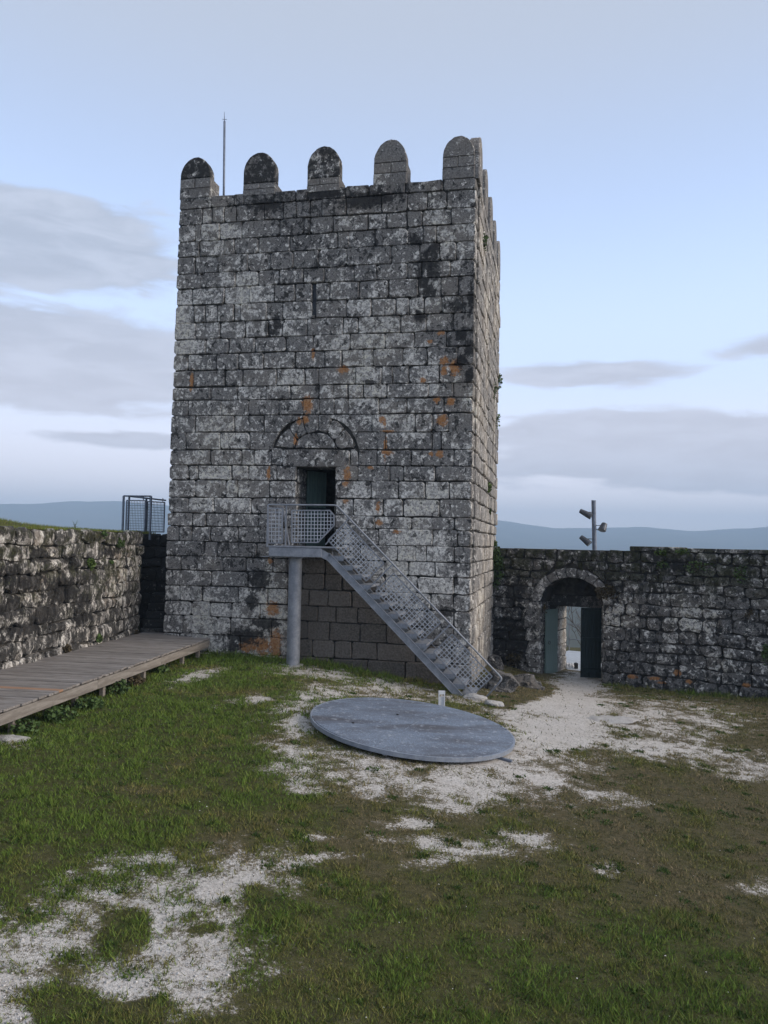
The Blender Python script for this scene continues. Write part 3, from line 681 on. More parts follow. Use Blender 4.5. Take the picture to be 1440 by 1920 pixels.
for nm, y, pp_ in (('stringer', YF + .03, .955), ('stringer', YB - .03, 1.04)):
    a, b = Vector(sp(.66, pp_, y)), Vector(sp(SL + .02, pp_, y))
    mb = MB().bar(a, b, .012, .145, sn_); mb.bar(a + sn_ * -.073, b + sn_ * -.073, .05, .010, sn_); mb.bar(a + sn_ * .073, b + sn_ * .073, .05, .010, sn_)
    p0 = (pX1 - .36, y, pz - .145); mb.bar(p0, tuple(a + sd_ * .06), .012, .17, (0, 0, 1)); mb.build(nm, M_GALV, st)
    MB().box((b.x - .12, y - .08, b.z - .06), (b.x + .16, y + .08, b.z - .04)).build('foot_plate', M_GALV, st, centre=True)
NT_ = 15
zbot = sp(SL - .12, .84)[2]; rise = (pz - zbot) / (NT_ + .6)
me0 = None
for k in range(NT_):
    z = pz - rise * (k + 1); s = (H0.z + sn_.z * .80 - z) / -sd_.z; x = sp(s, .80)[0]
    mb = MB(); tw, td = YB - YF - .10, .29
    if me0 is None:
        mb.box((-td / 2, -tw / 2, -.012), (td / 2, tw / 2, 0)); mb.box((td / 2 - .012, -tw / 2, -.05), (td / 2, tw / 2, -.0125)); mb.box((-td / 2, -tw / 2, -.05), (-td / 2 + .012, tw / 2, -.0125))
        mb.box((-td / 2, -tw / 2 - .008, -.10), (td / 2, -tw / 2 - .0005, .004)); mb.box((-td / 2, tw / 2 + .0005, -.10), (td / 2, tw / 2 + .008, .004))
        o = mb.build('tread', M_GALV, st, loc=(x, (YF + YB) / 2, z)); me0 = o.data
    else: o = link('tread', me0, None, st, (x, (YF + YB) / 2, z))
# rails
rb = .021
def soft(pts, r_=.1, n=4):
    out = [Vector(pts[0])]
    for i in range(1, len(pts) - 1):
        a, b, c = Vector(pts[i - 1]), Vector(pts[i]), Vector(pts[i + 1]); p = b + (a - b).normalized() * r_; q = b + (c - b).normalized() * r_
        for k in range(n + 1): t_ = k / n; out.append(p * (1 - t_) ** 2 + b * 2 * t_ * (1 - t_) + q * t_ * t_)
    out.append(Vector(pts[-1])); return out
zR = tpx(500, 946, YF)[1]
MB().tube(soft([(pX0 + .02, YB + .06, zR), (pX0 + .02, YF + .01, zR), (H0.x, YF + .01, zR), (H1.x, YF + .01, H1.z), (HB[0], YF + .01, HB[1] - .06)], .07), rb, 10).build('handrail', M_GALV, st, smooth=True)
for x in (pX0 + .02, ): MB().bar((x, YF + .01, pz - .03), (x, YF + .01, zR), .034, .034).build('post', M_GALV, st)
MB().bar((pX0 + .47, YF + .01, pz), (pX0 + .47, YF + .01, zR), .03, .03).build('post', M_GALV, st)
MB().bar((pX0 + .22, YB - .02, pz), (pX0 + .02, YB + .03, zR), .03, .03).build('post', M_GALV, st)
def mesh_panel(corners, mk, nu, nv, y, parent, thick=.018, frame=.028):
    """corners in (x,z) going round; bars clipped to the polygon"""
    mb = MB(); n = len(corners)
    for i in range(n): a, b = corners[i], corners[(i + 1) % n]; mb.bar((a[0], y, a[1]), (b[0], y, b[1]), frame, frame, (0, 1, 0))
    fr = mb.build('panel_frame', mk, parent)
    def clip(p, d):
        ts = []
        for i in range(n):
            a, b = np.array(corners[i]), np.array(corners[(i + 1) % n]); e = b - a
            den = d[0] * e[1] - d[1] * e[0]
            if abs(den) < 1e-9: continue
            tt = ((a[0] - p[0]) * e[1] - (a[1] - p[1]) * e[0]) / den; uu = ((a[0] - p[0]) * d[1] - (a[1] - p[1]) * d[0]) / den
            if -1e-6 <= uu <= 1 + 1e-6: ts.append(tt)
        return (min(ts), max(ts)) if len(ts) >= 2 else None
    g = MB(); c0 = np.array(corners[0]); U = np.array(corners[1]) - c0; lu = np.linalg.norm(U); U = U / lu; V = np.array([-U[1], U[0]])
    pr = [((np.array(c) - c0) @ U, (np.array(c) - c0) @ V) for c in corners]; us = [p_[0] for p_ in pr]; vs = [p_[1] for p_ in pr]
    for k in range(1, nu):
        p = c0 + U * (min(us) + (max(us) - min(us)) * k / nu); c = clip(p, V)
        if c: a, b = p + V * c[0], p + V * c[1]; g.bar((a[0], y, a[1]), (b[0], y, b[1]), thick, .005, (0, 1, 0))
    for k in range(1, nv):
        p = c0 + V * (min(vs) + (max(vs) - min(vs)) * k / nv); c = clip(p, U)
        if c: a, b = p + U * c[0], p + U * c[1]; g.bar((a[0], y + .004, a[1]), (b[0], y + .004, b[1]), thick, .005, (0, 1, 0))
    g.build('mesh', M_MESH if mk is M_GALV else mk, fr)
q = lambda x, y: tpx(x, y, YF)
mesh_panel([q(547, 957), q(618, 957), q(626, 966), q(626, 985), q(596, 1017), q(547, 1017)], M_GALV, 13, 9, YF + .012, st)
mesh_panel([q(503, 953), q(529, 953), q(529, 1018), q(503, 1018)], M_GALV, 4, 9, YF + .012, st)
a_, b_ = q(610, 1021), q(657, 968); MB().bar((a_[0], YF + .012, a_[1]), (b_[0], YF + .012, b_[1]), .024, .024, (0, 1, 0)).build('brace', M_GALV, st)
pl = .13, .70
for s0, s1 in ((.42, 1.70), (2.02, 3.52), (3.88, 5.12)):
    c = [sp(s0, pl[1]), sp(s1, pl[1]), sp(s1, pl[0]), sp(s0, pl[0])]
    mesh_panel([(v[0], v[2]) for v in c], M_GALV, max(4, round((s1 - s0) / .085)), 7, YF + .02, st)
for s in (1.86, 3.70):
    MB().bar(sp(s, .0, YF + .02), sp(s, .86, YF + .02), .03, .03, (0, 1, 0)).build('post', M_GALV, st)
    for dp in (.22, .60): MB().bar(sp(s - .18, dp, YF + .02), sp(s + .20, dp, YF + .02), .012, .012, (0, 1, 0)).build('clip', M_GALV, st)
# end panel closing the left side of the platform
ep = empty('end_panel'); ep.parent = st
mb = MB()
for y in np.linspace(YF + .06, YB + .05, 10): mb.bar((pX0 + .02, y, pz + .06), (pX0 + .02, y, zR - .10), .008, .008)
for z in np.linspace(pz + .06, zR - .10, 10): mb.bar((pX0 + .028, YF + .06, z), (pX0 + .028, YB + .05, z), .008, .008)
mb.build('mesh', M_GALV, ep)

# ------------------------------------------------------------------ rubble walls
def course_wall(root, mat, x0, x1, zb, zt, rows, rng, wmin, wmax, limits=None, **kw):
    """limits(z0,z1,xa,xb) -> list of (x at z0, x at z1) pairs usable; stones follow wavering courses"""
    n = 0
    hs = [rng.uniform(.8, 1.25) for _ in range(rows)]; tot = sum(hs); cum = [0]
    for h in hs: cum.append(cum[-1] + h / tot)
    ph = [rng.uniform(0, 6) for _ in cum]
    def zl(i, x):
        a = zb(x) + (zt(x) - zb(x)) * cum[i]
        return a if i in (0, rows) else a + .030 * math.sin(x * 1.3 + ph[i]) + .018 * math.sin(x * 4.1 + 2 * ph[i])
    for i in range(rows):
        x = x0 + rng.uniform(-.1, 0)
        while x < x1 - .05:
            w_ = rng.uniform(wmin, wmax) * (1.25 if i == 0 else 1); xe = min(x + w_, x1)
            if x1 - xe < wmin * .5: xe = x1
            z0a, z0b, z1a, z1b = zl(i, x), zl(i, xe), zl(i + 1, x), zl(i + 1, xe)
            sh = [rng.uniform(-.025, .025) for _ in range(2)]
            pieces = [(x, xe, x, xe)]
            if limits is not None: pieces = limits(x, xe, z0a, z1a)
            for (ba, bb, ta, tb) in pieces:
                if min(bb - ba, tb - ta) < .05 and max(bb - ba, tb - ta) < .14: continue
                poly = [(ba, z0a), (bb, z0b), (tb, z1b), (ta, z1a)]
                stone('stone', poly, rng, mat, root, proud=rng.uniform(-.02, kw.get('pr', .03)), jit=kw.get('jit', .024), cham=kw.get('cham', .02), bulge=.012, joint=kw.get('joint', .02), depth=.2, cut=.2, rough=kw.get('rough', .016)); n += 1
            x = xe
    return n
M_RUB = granite('mossy_rubble', wallR, [(*gpx(1270, 1262), .10, .08, 'o'), (*gpx(1185, 1268), .12, .06, 'o'), (*gpx(1228, 1272), .16, .05, 'o'), (*gpx(1240, 1280), .12, .04, 'o'), (*gpx(1293, 1278), .1, .06, 'o'), (*gpx(1400, 1285), .12, .06, 'o'),
                          (*gpx(1140, 1105), .45, .25, 'k'), (*gpx(960, 1200), .8, .8, 'k'), (*gpx(965, 1110), .3, .6, 'k'), (*gpx(1280, 1060), .7, .2, 'k')], None, lichen=-.035, dark=.055, moss=.11, mossz=(1.7, 2.9), warm=.15, tone=.62)
def lpx(x, y):
    nL_ = np.array([-LWD[1], LWD[0], 0]); P = on_plane(x, y, np.array([LW0[0], LW0[1], 0]), nL_); return float((P[:2] - LWN) @ LWD), float(P[2])
LPAT = []
for x, y, rx, ry in ((50, 1090, 40, 22), (112, 1110, 32, 34), (80, 1150, 45, 22), (152, 1160, 18, 10), (15, 1140, 30, 22), (132, 1110, 12, 15), (45, 1178, 50, 14), (130, 1050, 12, 10), (75, 1042, 22, 18), (152, 1128, 10, 16), (20, 1075, 30, 18), (205, 1035, 12, 10)):
    X, Z = lpx(x, y); X1, _ = lpx(x + rx, y); _, Z1 = lpx(x, y - ry); LPAT.append((X, Z, abs(X1 - X), abs(Z1 - Z), 'k'))
M_PALEW = granite('eroded_pale_rubble', wallL, LPAT, None, lichen=.04, dark=.10, moss=.075, mossz=(.9, 2.9), warm=.55, vstretch=1.9, bump=1.8, tone=1.35)
jl, jr = gpx(1013, 1180)[0], gpx(1130, 1180)[0]; az = gpx(1073, 1083)[1]; sz_ = gpx(1013, 1128)[1]; ac = (jl + jr) / 2; aw = (jr - jl) / 2
gz0 = -1.05
def arch_half(z):
    if z <= sz_: return aw
    k = (z - sz_) / (az - sz_)
    return aw * math.sqrt(max(0, 1 - k * k))
RING = .30
def ring_half(z):
    if z <= sz_: return aw
    k = (z - sz_ + .0) / (az - sz_ + RING)
    return (aw + RING * min(1, (z - sz_) / .15)) * math.sqrt(max(0, 1 - k * k)) if k < 1 else 0
def glim(x, xe, z0, z1):
    h0, h1 = ring_half(z0), ring_half(z1)
    if h0 <= 0 and h1 <= 0: return [(x, xe, x, xe)]
    L0, L1, R0, R1 = ac - h0, ac - h1, ac + h0, ac + h1; out = []
    if x < min(L0, L1) or x < max(L0, L1) - .05:
        if xe <= min(L0, L1): out.append((x, xe, x, xe))
        else: out.append((x, max(x, min(xe + .15, L0)) if xe > L0 else xe, x, max(x + .02, min(xe, L1))))
    if xe > max(R0, R1) or xe > min(R0, R1) + .05:
        if x >= max(R0, R1): out.append((x, xe, x, xe))
        else: out.append((min(xe, max(x - .15, R0)) if x < R0 else x, xe, min(xe - .02, max(x, R1)), xe))
    return [o for o in out if (o[1] - o[0]) > .06 or (o[3] - o[2]) > .1]
WT = gpx(1075, 1030)[1]
rr = random.Random(21)
nR = course_wall(wallR, M_RUB, .0, 12.6, lambda x: -1.35, lambda x: WT, 13, rr, .34, .86, glim)
nv = 11
M_DRESS = granite('dressed_arch_granite', wallR, (), None, lichen=-.02, dark=-.01, tone=.85)
for k in range(nv):
    a0, a1 = math.pi * k / nv, math.pi * (k + 1) / nv
    def pt(a, o): return (ac - (aw + o) * math.cos(a), sz_ + (az - sz_ + o) * math.sin(a))
    am = (a0 + a1) / 2; ro = RING * rr.uniform(.85, 1.05)
    stone('arch_stone', [pt(a0, .0), pt(a0, ro), pt(am, ro), pt(a1, ro), pt(a1, 0), pt(am, .0)], rr, M_DRESS, wallR, depth=.45, proud=rr.uniform(0, .03), jit=.012, cham=.02, joint=.02)
# coping slabs on the higher stretch and the plain top
cx0 = gpx(1181, 1028)[0]; x = cx0
while x < 12.5:
    L = rr.uniform(.7, 1.3)
    MB().box((x + .008, -.06 + rr.uniform(-.02, .02), WT - .02 + .012), (min(x + L, 12.6) - .008, 1.9, WT + .12 + rr.uniform(-.02, .02))).build('coping_slab', M_RUB, wallR, centre=True, bevel=.02); x += L
wc = MB()
for a_, b_ in ((.03, jl), (jr, 12.6)): wc.box((a_, .07, -1.6), (b_, 1.9, WT - .015))
NSEG = 14
for k in range(NSEG):
    xa, xb = jl + (jr - jl) * k / NSEG, jl + (jr - jl) * (k + 1) / NSEG
    za = sz_ + (az - sz_) * math.sqrt(max(0, 1 - ((xa - ac) / aw) ** 2)); zb_ = sz_ + (az - sz_) * math.sqrt(max(0, 1 - ((xb - ac) / aw) ** 2))
    wc.prism([(xa, za), (xb, zb_), (xb, WT - .015), (xa, WT - .015)], .07, .95)
pl_, ptop = gpx(1045, 1200, .95)[0], gpx(1070, 1138, .95)[1]; pr_ = gpx(1127, 1200, .95)[0]
wc.box((jl, .95, -1.6), (pl_ - .02, 1.9, WT - .016)); wc.box((pr_ + .02, .95, -1.6), (jr, 1.9, WT - .016)); wc.box((pl_ - .02, .95, ptop + .02), (pr_ + .02, 1.9, WT - .016))
wc.build('wall_core', M_MORT, wallR)
# jamb stones: arch reveal and inner passage
def jamb(x, sgn, y0, y1, zs, mat=M_RUB):
    for za, zb_ in zip(zs[:-1], zs[1:]):
        vs, fs = stone_geo([(y0, za), (y1, za), (y1, zb_), (y0, zb_)], rr, depth=.04, joint=.025, cham=.02, jit=.012, proud=rr.uniform(0, .02), bulge=.01)
        vs = [((x - yy) if sgn > 0 else (x + yy), xx, zz) for xx, yy, zz in vs]
        MB().add(vs, fs).build('jamb_stone', mat, wallR, centre=True)
zj = [-1.3, -.75, -.3, .15, .6, 1.0, sz_]
for k in range(6):   # dressed quoins on the left of the gateway
    z_a, z_b = -1.2 + k * .40, -1.2 + (k + 1) * .40
    stone('quoin', [(jl - rr.uniform(.34, .52), z_a), (jl + .004, z_a), (jl + .004, z_b), (jl - rr.uniform(.34, .5), z_b)], rr, M_DRESS, wallR, proud=.045, cham=.014, jit=.012, joint=.016, cut=.08)
jamb(jl + .012, 1, .02, .95, zj); jamb(jr - .012, -1, .02, .95, zj)
M_JAMB = granite('brown_jamb_granite', wallR, (), None, lichen=.02, dark=-.04, warm=.7, tone=1.2)
jamb(pl_ - .005, 1, .93, 1.92, [-1.3, -.6, -.2, .25, .6, ptop + .02], M_JAMB); jamb(pr_ + .005, -1, .93, 1.92, [-1.3, -.7, -.1, .4, ptop + .02], M_JAMB)
# lintel above the passage
M_LINTEL_SHADE = granite('shade_painted_lintel_stone', wallR, (), None, lichen=-.12, dark=.12, tone=.4)  # dark tone paints the shadow inside the arch onto the lintel
stone('lintel', [(pl_ - .25, ptop), (pr_ + .25, ptop), (pr_ + .25, ptop + .38), (pl_ - .25, ptop + .38)], rr, M_LINTEL_SHADE, wallR, yoff=.90, depth=.3)
# two door leaves
def leaf_door(x, y, ang, wd, z0, z1, mat, flip, label):
    d = empty('gate_door', (x, y, z0), ang); d.parent = wallR; d['label'] = label
    n = 6
    for k in range(n):
        a, b = k * wd / n, (k + 1) * wd / n
        MB().box((a + .003, 0, 0), (b - .003, .05, z1 - z0 + .0)).build('board', mat, d, centre=True)
    for z in (.18, (z1 - z0) * .52, z1 - z0 - .2): MB().box((.03, -.035 if flip else .05, z), (wd - .03, 0 if flip else .085, z + .12)).build('ledge', mat, d, centre=True)
    MB().tube([(wd - .09 + .05 * math.cos(a), -.06 if not flip else .11, 1.05 + .05 * math.sin(a)) for a in np.linspace(0, 2 * math.pi, 11)], .009, 5).build('ring_handle', M_IRON, d)
gz_ = -1.10
leaf_door(pl_ - .03, .93, R(-90 - 13), .68, gz_, gpx(1030, 1142, .6)[1], simple('pale_green_boards', (.10, .145, .132), (.155, .21, .19), 2.2, .65, 0, .3, (6, 6, .6)), True, 'pale green door leaf folded back against the arch')
leaf_door(pr_ + .0, .93, R(180 + 30), .62, gz_ + .04, gpx(1110, 1140, .7)[1], M_GREEN_SHADE, False, 'green door leaf half closed, darkened in colour for shade')
# left wall: stones seen from the yard
rl = random.Random(33)
LT = 3.04
nL = course_wall(wallL, M_PALEW, 0.0, LL, lambda x: -.05, lambda x: LT + .02 * math.sin(x * 2.1) + .015 * math.sin(x * 5.3), 10, rl, .34, .80, None, pr=.035, jit=.03, cham=.02, joint=.010, rough=.022)
wl = MB().box((.02, .08, -.6), (LL, 1.0, LT - .03)); wl.build('wall_core', M_MORT, wallL)
MB().box((.0, .02, LT - .028), (LL, .5, LT - .01)).build('turf_edge', simple('turf', (.035, .042, .015), (.075, .075, .035), 14, .95, 0, .8, bdist=.03), wallL)
# recess with steps between the left wall and the tower
rec = empty('corner_wall', (-6.3, 21.15, 0)); tag(rec, 'dark damp stone wall in the gap between left wall and tower', 'wall')
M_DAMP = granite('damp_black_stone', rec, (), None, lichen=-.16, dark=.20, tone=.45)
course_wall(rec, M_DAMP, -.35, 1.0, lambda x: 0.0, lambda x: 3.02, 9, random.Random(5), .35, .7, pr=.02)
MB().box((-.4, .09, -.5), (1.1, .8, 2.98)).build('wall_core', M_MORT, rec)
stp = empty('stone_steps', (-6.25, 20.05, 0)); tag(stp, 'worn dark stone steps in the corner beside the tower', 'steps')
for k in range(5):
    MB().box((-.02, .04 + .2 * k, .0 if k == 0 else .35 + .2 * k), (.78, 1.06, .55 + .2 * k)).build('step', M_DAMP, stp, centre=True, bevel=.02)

# ------------------------------------------------------------------ boardwalk
DO = np.array([-4.25, 19.14]); DD = np.array([1.04, 8.32]) / np.hypot(1.04, 8.32); DZ = .45
deck = empty('boardwalk', (DO[0], DO[1], 0), -math.atan2(DD[0], DD[1])); tag(deck, 'weathered grey plank boardwalk on low posts along the left wall', 'boardwalk')
m, t = new_mat('weathered_planks')
P = t.add('ShaderNodeTexCoord').outputs['Object']; rn = t.add('ShaderNodeObjectInfo').outputs['Random']
Pv = t.vmath('ADD', t.scale(P, (1.6, 26, 26)), t.scale(t.add('ShaderNodeCombineXYZ').outputs[0], (0, 0, 0)))
cmb = t.add('ShaderNodeCombineXYZ'); t.put(cmb.inputs[0], t.math('MULTIPLY', rn, 50)); Pv = t.vmath('ADD', Pv, cmb.outputs[0])
g1, g2 = t.noise(Pv, 1.2, 6, .65), t.noise(t.vmath('ADD', P, cmb.outputs[0]), 2.2, 4, .6)
c = t.mix(t.step(g1, .35, .65), (.17, .152, .138), (.32, .295, .272)); c = t.mix(t.math('MULTIPLY', t.step(g2, .5, .7), .45), c, (.14, .115, .092)); c = t.mix(t.math('MULTIPLY', rn, .34), c, (.09, .08, .073))
t.bsdf(c, .8, 0, g1, .4, .006, .25); M_PLANK = m
M_NEWPL = simple('newer_orange_plank', (.26, .145, .085), (.36, .22, .14), 2., .75, 0, .2, (1, 12, 12))
M_TIMB = simple('grey_timber', (.16, .14, .12), (.27, .245, .215), 2.2, .85, 0, .3, (1, .6, 5))
DW = 2.06; pw = .142; rd = random.Random(12)
y = .06; k = 0
inner = lambda yy: -DW
near = -14.0
while y > near:
    a = y - pw + .009; xe = rd.uniform(-.012, .02)
    newer = abs(y + 6.75) < pw / 2
    zt = DZ + rd.uniform(-.007, .007) + (.006 if newer else 0)
    mb = MB().box((-DW + rd.uniform(-.02, .02) + .0, a, zt - .035), (xe, y, zt))
    o = mb.build('plank', M_NEWPL if newer else M_PLANK, deck, centre=True, bevel=.004); o.rotation_euler = (rd.uniform(-.02, .02), rd.uniform(-.003, .003), rd.uniform(-.003, .003))
    if newer: o['label'] = 'newer orange plank among the grey ones'
    y -= pw; k += 1
for j, (xa, xb) in enumerate(((-DW, -.55), (-DW, -1.0), (-DW, -1.30), (-DW, -1.36), (-DW, -1.40))):
    ya = .068 + j * pw; MB().box((xa, ya, DZ - .035), (xb, ya + pw - .009, DZ + rd.uniform(-.003, .003))).build('plank', M_PLANK, deck, centre=True, bevel=.004)
seg = [.02, -2.9, -5.6, -8.4, -11.2, -14.0]
for a, b in zip(seg[:-1], seg[1:]):
    MB().box((-.045, b + .004, DZ - .215), (.0, a - .004, DZ - .052)).build('fascia_board', M_TIMB, deck, centre=True, bevel=.006)
    MB().box((-1.1, b + .004, DZ - .19), (-1.04, a - .004, DZ - .05)).build('joist', M_TIMB, deck, centre=True)
    MB().box((-1.98, b + .004, DZ - .19), (-1.92, a - .004, DZ - .05)).build('joist', M_TIMB, deck, centre=True)
for yy in (-.45, -1.45, -2.5, -3.5, -4.35, -5.2, -6.15, -7.0, -7.9, -8.8, -9.7, -10.7, -11.7, -12.7, -13.6):
    for xx in (-.12, -1.07):
        wp = DO + DD * yy + np.array([DD[1], -DD[0]]) * xx; gzp = float(yard(np.array([wp[0]]), np.array([wp[1]]))[0])
        MB().box((xx - .04, yy - .045, gzp - .25), (xx + .04, yy + .045, DZ - .053 if xx > -1 else DZ - .195)).build('post', M_TIMB, deck, centre=True, bevel=.005)

# ------------------------------------------------------------------ cistern cover
cc = np.array([.5433, 12.9064, -.10]); nv_ = Vector((.10, -.03, 1)).normalized(); CR = 1.69
cov = bpy.data.objects.new('cistern_cover', None); COL.objects.link(cov); cov.location = tuple(cc); cov.rotation_mode = 'QUATERNION'; cov.rotation_quaternion = Vector((0, 0, 1)).rotation_difference(nv_)
tag(cov, 'large round blue-grey steel grating cover lying on the yard', 'cistern cover')
m, t = new_mat('cover_grating')
P = t.add('ShaderNodeTexCoord').outputs['Object']
rot = t.add('ShaderNodeVectorRotate', rotation_type='Z_AXIS'); t.put(rot.inputs['Vector'], P); rot.inputs['Angle'].default_value = R(-22); PR = rot.outputs[0]
mesh_ = t.voronoi(t.scale(PR, (1, 1.7, 1)), 38); n1, n2 = t.noise(t.scale(PR, (.55, 2.0, 1)), 1.3, 4, .55, .4), t.noise(P, 9, 4, .65)
c = t.mix(t.step(n1, .38, .66), (.30, .365, .46), (.19, .22, .275)); c = t.mix(t.math('MULTIPLY', t.step(t.noise(t.scale(PR, (.5, 1.9, 1)), 1.1, 3, .5), .46, .66), .60), c, (.115, .102, .098))
c = t.mix(t.step(mesh_, .20, .42), c, t.mix(.55, c, (.03, .03, .035))); c = t.mix(t.math('MULTIPLY', t.step(n2, .56, .66), .5), c, (.42, .45, .49))
t.bsdf(c, .62, .08, mesh_, .5, .006, .35); M_COVER = m
M_RIM = simple('cover_rim', (.20, .23, .28), (.31, .34, .39), 9, .55, .3)
# cover plates: the disc cut by a seam and two chords, each plate slightly dished
ca, sa = math.cos(R(22)), math.sin(R(22))
def plate(u0, u1, v0, v1, seed):
    rg = random.Random(seed); nu, nvv = 16, 8; g = {}; vs = []; fs = []
    for i in range(nu + 1):
        for j in range(nvv + 1):
            u = u0 + (u1 - u0) * i / nu; v = v0 + (v1 - v0) * j / nvv
            r_ = math.hypot(u, v)
            if r_ > CR - .02: u, v = u * (CR - .02) / r_, v * (CR - .02) / r_
            sgn = math.cos(math.pi / 2 * min(1, abs(u) / CR)) * math.sin(math.pi * j / nvv)
            z = .0 + .022 * sgn * rg.choice((1, 1)) + .012 * math.sin(2.2 * u + seed) * sgn
            vs.append((u, v, z))
    for i in range(nu):
        for j in range(nvv):
            q_ = [i * (nvv + 1) + j, (i + 1) * (nvv + 1) + j, (i + 1) * (nvv + 1) + j + 1, i * (nvv + 1) + j + 1]
            fs.append(tuple(q_))
    vs = [(x * ca + y_ * sa, -x * sa + y_ * ca, z) for x, y_, z in vs]
    n = len(vs)
    o = MB().add(vs, fs).build('cover_plate', M_COVER, cov, smooth=True)
    bm = bmesh.new(); bm.from_mesh(o.data); bmesh.ops.remove_doubles(bm, verts=bm.verts, dist=.004); bmesh.ops.dissolve_degenerate(bm, edges=bm.edges, dist=.002)
    bmesh.ops.recalc_face_normals(bm, faces=bm.faces)
    if sum(f.normal.z for f in bm.faces) < 0: bmesh.ops.reverse_faces(bm, faces=bm.faces)
    bm.to_mesh(o.data); bm.free()
    so = o.modifiers.new('thick', 'SOLIDIFY'); so.thickness = .02; so.offset = -1; es = o.modifiers.new('crisp', 'EDGE_SPLIT'); es.split_angle = R(40)
g = .006
cuts = [-CR, -.62, .55, CR]
for k in range(3):
    for u0, u1 in ((-CR, -.0025), (.0025, CR)): plate(u0, u1, cuts[k] + .003, cuts[k + 1] - .003, 3 + k * 2)
ring = [(CR * math.cos(a), CR * math.sin(a)) for a in np.linspace(0, 2 * math.pi, 97)[:-1]]
mb = MB(); n = 96; vs = []
for rr_, z in ((CR - .022, .003), (CR + .008, .003), (CR + .008, -.06), (CR - .022, -.06)): vs += [(x * rr_ / CR, y_ * rr_ / CR, z) for x, y_ in ring]
mb.add(vs, [(r_ * n + i, r_ * n + (i + 1) % n, ((r_ + 1) % 4) * n + (i + 1) % n, ((r_ + 1) % 4) * n + i) for r_ in range(4) for i in range(n)]).build('rim', M_RIM, cov)
def uv(u, v, z): return (u * ca + v * sa, -u * sa + v * ca, z)
for a, b in ((-1.6, -1.1), (-.40, .25)): MB().bar(uv(.02, a, .004), uv(.02, b, .012), .012, .006).build('seam_bar', M_RIM, cov)
MB().bar(uv(-CR - .16, .10, -.09), uv(-CR + .3, .08, -.09), .05, .02).build('support_bar', M_GALVD, cov); MB().bar(uv(CR - .3, -.35, -.10), uv(CR + .10, -.42, -.10), .05, .03).build('support_bar', M_GALVD, cov)
for a in (40, 100, 160, 215, 280, 330): MB().box((1.5 * math.cos(R(a)) - .05, 1.5 * math.sin(R(a)) - .05, -.6), (1.5 * math.cos(R(a)) + .05, 1.5 * math.sin(R(a)) + .05, -.03)).build('support_leg', M_GALVD, cov, centre=True)
for u, v in ((-.4, .35), (-.75, -.75), (.3, 1.1)): MB().tube([uv(u, v, .0), uv(u, v, .022)], .022, 8).build('bolt', M_IRON, cov)
well = MB().tube([(0, 0, -1.1), (0, 0, -.07)], 1.35, 40).build('cistern_ring', simple('cistern_stone', (.05, .048, .045), (.09, .085, .08), 8, .95), cov)
pb = on_z(828, 1324, -.22); mk = empty('marker_post', (pb[0], pb[1], -.40)); tag(mk, 'small white metal post at the far edge of the round cover', 'post')
MB().box((-.062, -.03, 0), (-.042, .03, .47)).build('side', M_WHITE, mk, centre=True); MB().box((.042, -.03, 0), (.062, .03, .47)).build('side', M_WHITE, mk, centre=True)
MB().box((-.0415, -.005, 0), (.0415, .02, .36)).build('face_plate', M_WHITE, mk, centre=True); MB().box((-.0415, -.03, .41), (.0415, .03, .47)).build('cap', M_WHITE, mk, centre=True)

# ------------------------------------------------------------------ railings on the left wall
def railing(name, label, P0, P1, z0, h, cells, panel, posts, dropz=0.):
    d = np.array(P1) - np.array(P0); L = float(np.hypot(*d)); ro = empty(name, (P0[0], P0[1], z0), math.atan2(d[1], d[0])); tag(ro, label, 'railing', 'railings beside the tower')
    MB().tube([(0, 0, h), (L, 0, h + dropz)], .022, 8).build('top_rail', M_GALVD, ro, smooth=True)
    for x in posts: MB().bar((x * L, 0, -.15), (x * L, 0, h + dropz * x), .045, .045, (0, 1, 0)).build('post', M_GALVD, ro)
    xa, xb = panel[0] * L, panel[1] * L
    mesh_panel([(xa, .08), (xb, .08), (xb, h - .12), (xa, h - .12)], M_GALVD, cells[0], cells[1], .0, ro, .012, .03)
    for x in (xa + .06, xb - .06): MB().bar((x, 0, h - .12), (x, 0, h), .02, .02, (0, 1, 0)).build('stub', M_GALVD, ro)
p0, p1 = on_y(226, 1000, 20.6), on_y(281, 1000, 20.6)
railing('railing', 'front mesh railing panel on the left wall beside the tower', (p0[0], 20.75), (p1[0], 20.6), 3.0, 1.02, (12, 12), (.12, .80), (0, 1))
p0, p1 = on_y(240, 1000, 21.6), on_y(309, 1000, 22.3)
railing('railing', 'rear mesh railing running from the left wall to the tower', (p0[0], 21.6), (p1[0], 22.3), 3.0, 1.06, (12, 11), (.5, .97), (0, .46), -.06)

